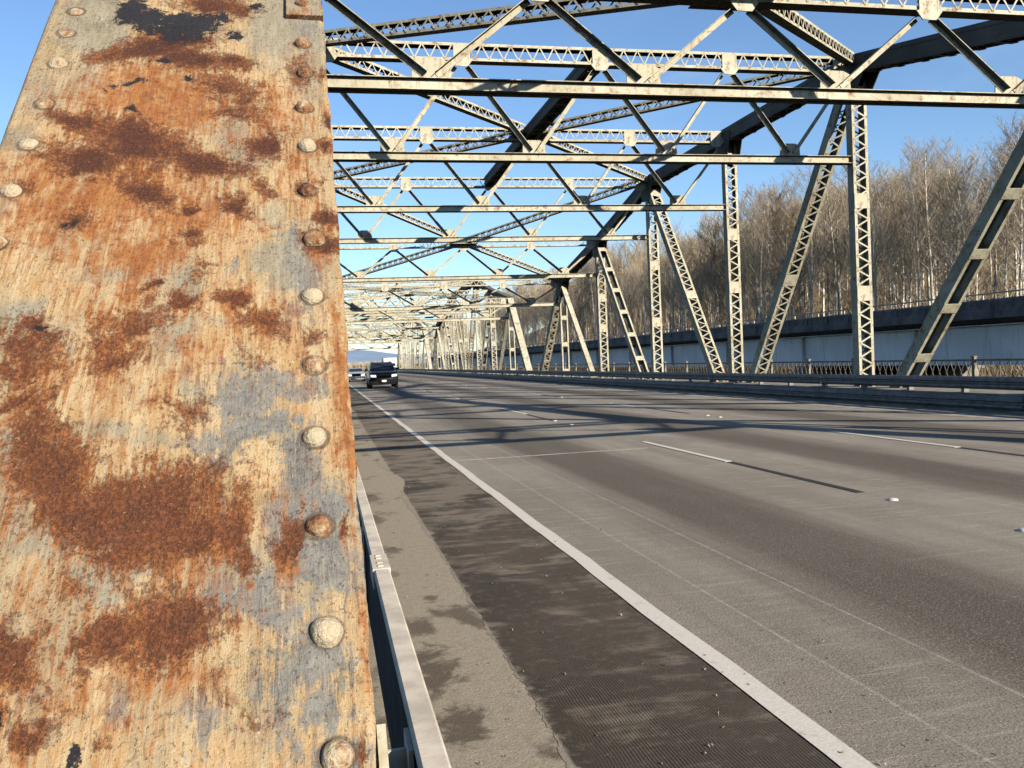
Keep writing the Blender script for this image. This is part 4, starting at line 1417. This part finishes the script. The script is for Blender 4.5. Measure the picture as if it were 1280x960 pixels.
# ------------------------------------------------------------------ bare trees
def strip(m, pts, w, seed):
    """thin twig: a three-sided needle along pts"""
    for i in range(len(pts) - 1):
        a, b = pts[i], pts[i + 1]
        d = (b - a).normalized()
        u = d.cross(Vector((math.sin(seed), math.cos(seed), 0.3))).normalized()
        v = d.cross(u)
        w0 = w * (1 - i / (len(pts) - 1) * 0.75)
        w1 = w * (1 - (i + 1) / (len(pts) - 1) * 0.75)
        k = len(m.v)
        for t in range(3):
            g = u * math.cos(t * 2.094) + v * math.sin(t * 2.094)
            m.v.append(a + g * w0)
        for t in range(3):
            g = u * math.cos(t * 2.094) + v * math.sin(t * 2.094)
            m.v.append(b + g * w1)
        for t in range(3):
            m.f.append((k + t, k + (t + 1) % 3, k + 3 + (t + 1) % 3, k + 3 + t))


def make_tree(seed, H, twmat, dense=1.0):
    rg = random.Random(seed)
    tr, cr = MB(), MB()
    n = 9
    lean = Vector((rg.uniform(-0.05, 0.05), rg.uniform(-0.05, 0.05), 0))
    ph = rg.uniform(0, 6)
    pts = []
    for i in range(n + 1):
        t = i / n
        pts.append(Vector((lean.x * H * t + 0.16 * math.sin(ph + t * 6), lean.y * H * t + 0.16 * math.cos(ph * 1.3 + t * 5), H * t - 0.6)))
    r0 = 0.0092 * H * rg.uniform(0.75, 1.1)
    tr.tube(pts, [r0 * (1 - 0.9 * i / n) + 0.014 for i in range(n + 1)], 7)

    def at(t):
        x = t * n
        i = min(n - 1, int(x))
        return pts[i].lerp(pts[i + 1], x - i)

    nbr = int(46 * dense)
    for b in range(nbr):
        t = 0.16 + 0.82 * ((b + rg.random()) / nbr) ** 0.85
        if t < 0.42 and rg.random() < 0.72:
            continue
        base = at(t)
        ang = b * 2.4 + rg.uniform(-0.5, 0.5)
        L = H * (0.115 + 0.18 * math.sin(min(1.0, (1 - t) * 1.5) * 1.57)) * rg.uniform(0.6, 1.2) * (0.5 if t < 0.42 else 0.95)
        up = rg.uniform(0.4, 1.0) + 0.5 * t
        d = Vector((math.cos(ang), math.sin(ang), up)).normalized()
        bp = [base]
        dd = d.copy()
        for i in range(4):
            dd = (dd + Vector((rg.uniform(-.16, .16), rg.uniform(-.16, .16), 0.13))).normalized()
            bp.append(bp[-1] + dd * L / 4)
        strip(tr, bp, 0.020 + 0.028 * (1 - t), seed + b)
        nt = int(11 + 5 * rg.random())
        for q in range(nt):
            f = 0.18 + 0.8 * (q + rg.random()) / nt
            i = min(3, int(f * 4))
            p = bp[i].lerp(bp[i + 1], f * 4 - i)
            a2 = rg.uniform(0, 6.28)
            td = (dd * 0.75 + Vector((math.cos(a2), math.sin(a2), rg.uniform(-0.1, 0.9))) * 0.8).normalized()
            l2 = L * rg.uniform(0.18, 0.42) + 0.25
            tp = [p, p + td * l2 * 0.5, p + (td + Vector((0, 0, 0.25))).normalized() * l2]
            strip(cr, tp, 0.014, b + q)
            for _ in range(5):
                f2 = rg.uniform(0.2, 0.98)
                p2 = tp[0].lerp(tp[2], f2)
                a3 = rg.uniform(0, 6.28)
                d3 = (td + Vector((math.cos(a3), math.sin(a3), rg.uniform(-0.2, 0.7))) * 0.8).normalized()
                l3 = rg.uniform(0.22, 0.6)
                strip(cr, [p2, p2 + d3 * l3], 0.010, q + _)
    return tr.mesh('trunk', M_BARK, True), cr.mesh('crown', twmat)


variants = []
for i, (h, tm_, dn) in enumerate(((20, M_TWIG, 1.0), (18, M_TWIG2, 1.1), (22, M_TWIG, 0.95), (16, M_TWIG2, 1.2), (19, M_TWIG, 1.15), (21, M_TWIG2, 0.9), (14, M_TWIG, 1.25))):
    variants.append((h, make_tree(100 + i * 17, h, tm_, dn)))

rt = random.Random(21)
NUMV = [to_px((XR_ - 0.24, -1.633 + YN[k], 1.2))[0] for k in range(1, 8)]
WHERE = ['right of the first lattice post', 'between first and second lattice posts', 'between second and third lattice posts', 'between third and fourth lattice posts', 'left of the fourth lattice post', 'behind the farther spans']
ROWS = []
for row, (xx, step, jx) in enumerate(((46.5, 3.1, 1.5), (50.5, 3.0, 1.8), (55.5, 3.1, 2.2), (61, 3.7, 2.6), (68, 3.9, 3.2), (77, 4.6, 3.6))):
    y = 30.0 + row * 1.3
    while y < 300:
        ROWS.append((row, xx + rt.uniform(-jx, jx), y + rt.uniform(-1.3, 1.3)))
        y += step * (1 + max(0, y - 90) / 170.0)
ROWS = [q for q in ROWS if q[2] < 250]
for k in range(40):                                   # wood on the far bank, right of the road
    y = 192 + 150 * (k + rt.random()) / 40
    ROWS.append((9, y * rt.uniform(0.118, 0.235), y))
tn = 0
for (row, x, y) in ROWS:
    if x / max(y, 1) > 1.06:
        continue
    vi = rt.randrange(len(variants))
    h, (tme, cme) = variants[vi]
    want = 16.0 + 1.6 * sm(60, 90, y) - (1.5 if row > 3 else 0)
    sc_f = want / h * rt.uniform(0.84, 1.12)
    z = terrain_z(x, y)
    u = to_px((x, y, z + 6))[0]
    wi = 0 if u > NUMV[2] else 1 if u > NUMV[3] else 2 if u > NUMV[4] else 3 if u > NUMV[5] else 4
    rown = 'front row' if row == 0 else 'second row' if row == 1 else 'middle rows' if row < 4 else 'back rows'
    if row == 9:
        want = 13.0
        sc_f = want / h * rt.uniform(0.8, 1.15)
        rown, wi = 'far bank wood', 5
    size = 'tall' if sc_f * h > want else 'shorter'
    t = thing('bare_tree', f'{size} leafless tree with {"tan" if vi % 2 else "brown"} crown in the {rown}, {WHERE[wi]}', 'tree', (x, y, z - 0.2), rt.uniform(0, 6.28), 'leafless trees of the hillside wood')
    t.scale = (sc_f, sc_f, sc_f)
    put('trunk', tme, t)
    put('crown', cme, t)
    tn += 1
print('trees', tn)


# dry brush along the foot of the hill and between the trees
def make_brush():
    m = MB()
    rg = random.Random(5)
    for _ in range(12000):
        y = 20 + 240 * rg.random() ** 1.2
        x = 40 + 62 * rg.random() ** 1.1
        z = terrain_z(x, y) - 0.1
        h = rg.uniform(0.8, 2.8)
        for q in range(5):
            a = rg.uniform(0, 6.28)
            d = Vector((0.5 * math.cos(a), 0.5 * math.sin(a), 1)).normalized()
            p0 = Vector((x + rg.uniform(-.5, .5), y + rg.uniform(-.5, .5), z))
            p1 = p0 + d * h * rg.uniform(0.6, 1)
            strip(m, [p0, p1], 0.03, q)
            if q < 3:
                e = (d + Vector((rg.uniform(-1, 1), rg.uniform(-1, 1), 0.2))).normalized()
                pm_ = p0.lerp(p1, 0.55)
                strip(m, [pm_, pm_ + e * h * 0.45], 0.018, q)
    m.build('brush', M_BRUSH, kind='stuff')


make_brush()


# trees and hedge where the road bends away beyond the bridge
def make_far_hedge():
    m = MB()
    rg = random.Random(8)
    for _ in range(2600):
        x = rg.uniform(-30, 30)
        y = 336 + rg.uniform(0, 12)
        h = rg.uniform(1.2, 4.2)
        p = Vector((x, y, -0.2))
        a = rg.uniform(0, 6.28)
        d = Vector((0.4 * math.cos(a), 0.4 * math.sin(a), 1)).normalized()
        strip(m, [p, p + d * h], 0.12, a)
        e = (d + Vector((rg.uniform(-1, 1), rg.uniform(-1, 1), 0))).normalized()
        strip(m, [p + d * h * .5, p + d * h * .5 + e * h * .5], 0.08, a)
    m.build('hedgerow', M_TWIG2, kind='stuff')


make_far_hedge()

# ------------------------------------------------------------------ vehicles (front faces -Y)
def loft(m, secs):
    """secs: list of (y, [(x,z), ...]) right half outlines bottom to top; mirrored and skinned"""
    n = len(secs[0][1])
    rows = []
    for (y, pr) in secs:
        r = []
        for (x, z) in pr:
            m.v.append(Vector((x, y, z)))
            r.append(len(m.v) - 1)
        for (x, z) in reversed(pr):
            m.v.append(Vector((-x, y, z)))
            r.append(len(m.v) - 1)
        rows.append(r)
    for a, b in zip(rows[:-1], rows[1:]):
        for i in range(2 * n):
            k = (i + 1) % (2 * n)
            m.f.append((a[i], a[k], b[k], b[i]))
    m.f.append(tuple(rows[0]))
    m.f.append(tuple(reversed(rows[-1])))


def make_vehicle(name, label, loc, P, paint, lights_on=True):
    t = thing(name, label, P['cat'], loc, 0, 'vehicles coming towards the camera')
    W, L = P['w'] / 2, P['l']
    hood, roof, belt = P['hood'], P['roof'], P['belt']
    g = P['clear']
    body = MB()
    loft(body, [(0.0, [(W * 0.86, g + 0.16), (W * 0.93, g + 0.3), (W * 0.92, hood - 0.22), (W * 0.84, hood - 0.16)]),
                (0.12, [(W * 0.94, g + 0.04), (W * 0.99, g + 0.3), (W * 0.98, hood - 0.12), (W * 0.86, hood - 0.06)]),
                (0.55, [(W * 0.97, g), (W, g + 0.3), (W, hood - 0.08), (W * 0.88, hood)]),
                (P['cowl'], [(W * 0.97, g), (W, g + 0.3), (W, belt - 0.06), (W * 0.92, belt + 0.02)]),
                (L * 0.6, [(W * 0.97, g), (W, g + 0.3), (W, belt), (W * 0.93, belt + 0.04)]),
                (L - 0.2, [(W * 0.96, g + 0.05), (W * 0.99, g + 0.3), (W * 0.98, belt), (W * 0.92, belt + 0.04)]),
                (L, [(W * 0.86, g + 0.16), (W * 0.93, g + 0.32), (W * 0.92, belt - 0.1), (W * 0.86, belt - 0.04)])])
    b = body.build('body', paint, t, True)
    cab = MB()
    c0, c1, c2, c3 = P['cowl'], P['cowl'] + P['rake'], P['roofend'], P['cabend']
    loft(cab, [(c0 - 0.02, [(W * 0.90, belt - 0.02), (W * 0.88, belt + 0.03)]),
               (c1, [(W * 0.93, belt), (W * 0.74, roof - 0.06)]),
               (c1 + 0.25, [(W * 0.93, belt), (W * 0.73, roof)]),
               (c2, [(W * 0.93, belt), (W * 0.73, roof)]),
               (c3, [(W * 0.90, belt), (W * 0.80, belt + 0.1)])])
    cb = cab.build('cabin', paint, t)
    dy, dz_ = c1 - c0, (roof - 0.06) - (belt + 0.03)
    nrm = Vector((0, -dz_, dy)).normalized() * 0.012
    ws_ = MB()
    q0, q1 = 0.06, 0.92
    pts = [Vector((-W * 0.83, c0 + dy * q0, belt + 0.03 + dz_ * q0)), Vector((W * 0.83, c0 + dy * q0, belt + 0.03 + dz_ * q0)),
           Vector((W * 0.69, c0 + dy * q1, belt + 0.03 + dz_ * q1)), Vector((-W * 0.69, c0 + dy * q1, belt + 0.03 + dz_ * q1))]
    ws_.v += [p + nrm for p in pts] + [p - nrm for p in pts]
    ws_.f += [(0, 1, 2, 3), (7, 6, 5, 4), (0, 4, 5, 1), (1, 5, 6, 2), (2, 6, 7, 3), (3, 7, 4, 0)]
    ws_.build('windscreen', M_GLASS, t)
    for s in (-1, 1):
        for (ya, yb) in P['side_windows']:
            sw = MB()
            zt_ = roof - 0.12
            zb_ = belt + 0.08
            f = lambda z: W * (0.93 + (0.73 - 0.93) * (z - belt) / (roof - belt))
            for (y_, z_) in ((ya, zb_), (yb, zb_), (yb - 0.05, zt_), (ya + 0.12, zt_)):
                sw.v.append(Vector((s * (f(z_) + 0.012), y_, z_)))
                sw.v.append(Vector((s * (f(z_) - 0.02), y_, z_)))
            sw.f += [(0, 2, 4, 6), (7, 5, 3, 1), (0, 1, 3, 2), (2, 3, 5, 4), (4, 5, 7, 6), (6, 7, 1, 0)]
            sw.build('side_window', M_GLASS, t)
        mi = MB()
        mi.box6(Vector((s * (W + 0.11), P['cowl'] + 0.35, belt + 0.12)), Vector((0.10, 0, 0)), Vector((0, 0.06, 0)), Vector((0, 0, 0.08)))
        mi.box(min(s * W * 0.9, s * (W + 0.02)), max(s * W * 0.9, s * (W + 0.02)), P['cowl'] + 0.33, P['cowl'] + 0.37, belt + 0.06, belt + 0.1)
        mi.build('mirror', M_TRIM, t)
        hl = MB()
        hx = W * 0.70
        hz = hood - 0.30
        hl.prism([(s * (hx - 0.17), hz - 0.07), (s * (hx + 0.19), hz - 0.05), (s * (hx + 0.21), hz + 0.09), (s * (hx - 0.13), hz + 0.07)], -0.03, 0.09, axis=1)
        hl.build('headlight', M_LAMP if lights_on else M_PLATE, t)
        for yw in (P['axle'], L - P['axle2']):
            wh = P['wheel']
            ty = MB()
            prof = [(-0.11, wh * 0.66), (-0.115, wh * 0.93), (-0.08, wh), (0.08, wh), (0.115, wh * 0.93), (0.11, wh * 0.66)]
            n = 24
            for (x_, r_) in prof:
                for k in range(n):
                    a = 2 * math.pi * k / n
                    ty.v.append(Vector((x_ + s * (W - 0.10), yw + r_ * math.cos(a), wh + r_ * math.sin(a))))
            for i in range(5):
                for k in range(n):
                    ty.f.append((i * n + k, i * n + (k + 1) % n, (i + 1) * n + (k + 1) % n, (i + 1) * n + k))
            wo = ty.build('wheel', M_RUBBER, t, True)
            ri = MB()
            for k in range(6):
                a = k * math.pi / 3
                ri.bar((s * (W - 0.02), yw, wh), (s * (W - 0.02), yw + wh * 0.66 * math.cos(a), wh + wh * 0.66 * math.sin(a)), XAX, 0.03, 0.09)
            ri.prism([(yw + wh * 0.67 * math.cos(k * math.pi / 8), wh + wh * 0.67 * math.sin(k * math.pi / 8)) for k in range(16)], s * (W - 0.12), s * (W - 0.06), axis=0)
            ri.build('rim', M_RIM, wo)
    gr_ = MB()
    for k in range(5):
        z = hood - 0.40 + k * 0.055
        gr_.box(-W * 0.46, W * 0.46, -0.035, 0.02, z, z + 0.03)
    gr_.box(-W * 0.5, W * 0.5, -0.02, 0.03, hood - 0.44, hood - 0.12)
    gr_.build('grille', M_TRIM, t)
    bp = MB()
    bp.box(-W * 0.93, W * 0.93, -0.09, 0.06, g + 0.16, g + 0.36)
    bp.box(-W * 0.8, W * 0.8, -0.05, 0.06, g + 0.04, g + 0.158)
    bp.build('bumper', P['bumper'], t)
    MB().box(-0.16, 0.16, -0.105, -0.092, g + 0.20, g + 0.34).build('number_plate', M_PLATE, t)
    if P.get('rack'):
        for s in (-1, 1):
            MB().box(s * W * 0.66 - 0.02, s * W * 0.66 + 0.02, c1 + 0.3, c2 - 0.1, roof + 0.03, roof + 0.06).box(s * W * 0.66 - 0.02, s * W * 0.66 + 0.02, c1 + 0.35, c1 + 0.42, roof - 0.01, roof + 0.03).build('roof_rail', M_TRIM, t)
    return t


SUV = dict(cat='car', w=1.98, l=4.9, hood=1.18, belt=1.22, roof=1.84, clear=0.26, cowl=1.35, rake=0.75, roofend=4.4, cabend=4.85, axle=0.95, axle2=0.95, wheel=0.39,
           side_windows=((1.95, 2.85), (2.95, 3.75), (3.85, 4.45)), bumper=M_TRIM, rack=True)
CAR = dict(cat='car', w=1.84, l=4.7, hood=0.98, belt=0.98, roof=1.46, clear=0.2, cowl=1.25, rake=0.95, roofend=3.1, cabend=4.0, axle=0.92, axle2=1.0, wheel=0.33,
           side_windows=((2.0, 2.75), (2.85, 3.45)), bumper=M_SILVER)
make_vehicle('car', 'dark blue off-road car with its headlights lit, nearest vehicle on the road', (3.83, 59.6, 0.0), SUV, M_DARKCAR)
make_vehicle('car', 'silver saloon car farther back, half hidden by the rusty end post', (3.05, 92.0, 0.0), CAR, M_SILVER)
TRUCK = dict(cat='truck', w=2.1, l=6.6, hood=1.25, belt=1.3, roof=2.0, clear=0.3, cowl=0.75, rake=0.65, roofend=2.1, cabend=2.4, axle=0.9, axle2=1.4, wheel=0.40,
             side_windows=((1.35, 2.0),), bumper=M_TRIM)
bt = make_vehicle('box_truck', 'small white box truck far down the road, mostly hidden behind the dark car', (10.9, 149.0, 0.0), TRUCK, M_SIGN, False)
MB().prism([(1.75, 1.15), (1.55, 2.12), (1.75, 2.85), (6.6, 2.85), (6.6, 0.75), (2.6, 0.75), (2.6, 1.15)], -1.12, 1.12, axis=0).build('cargo_box', M_SIGN, bt)
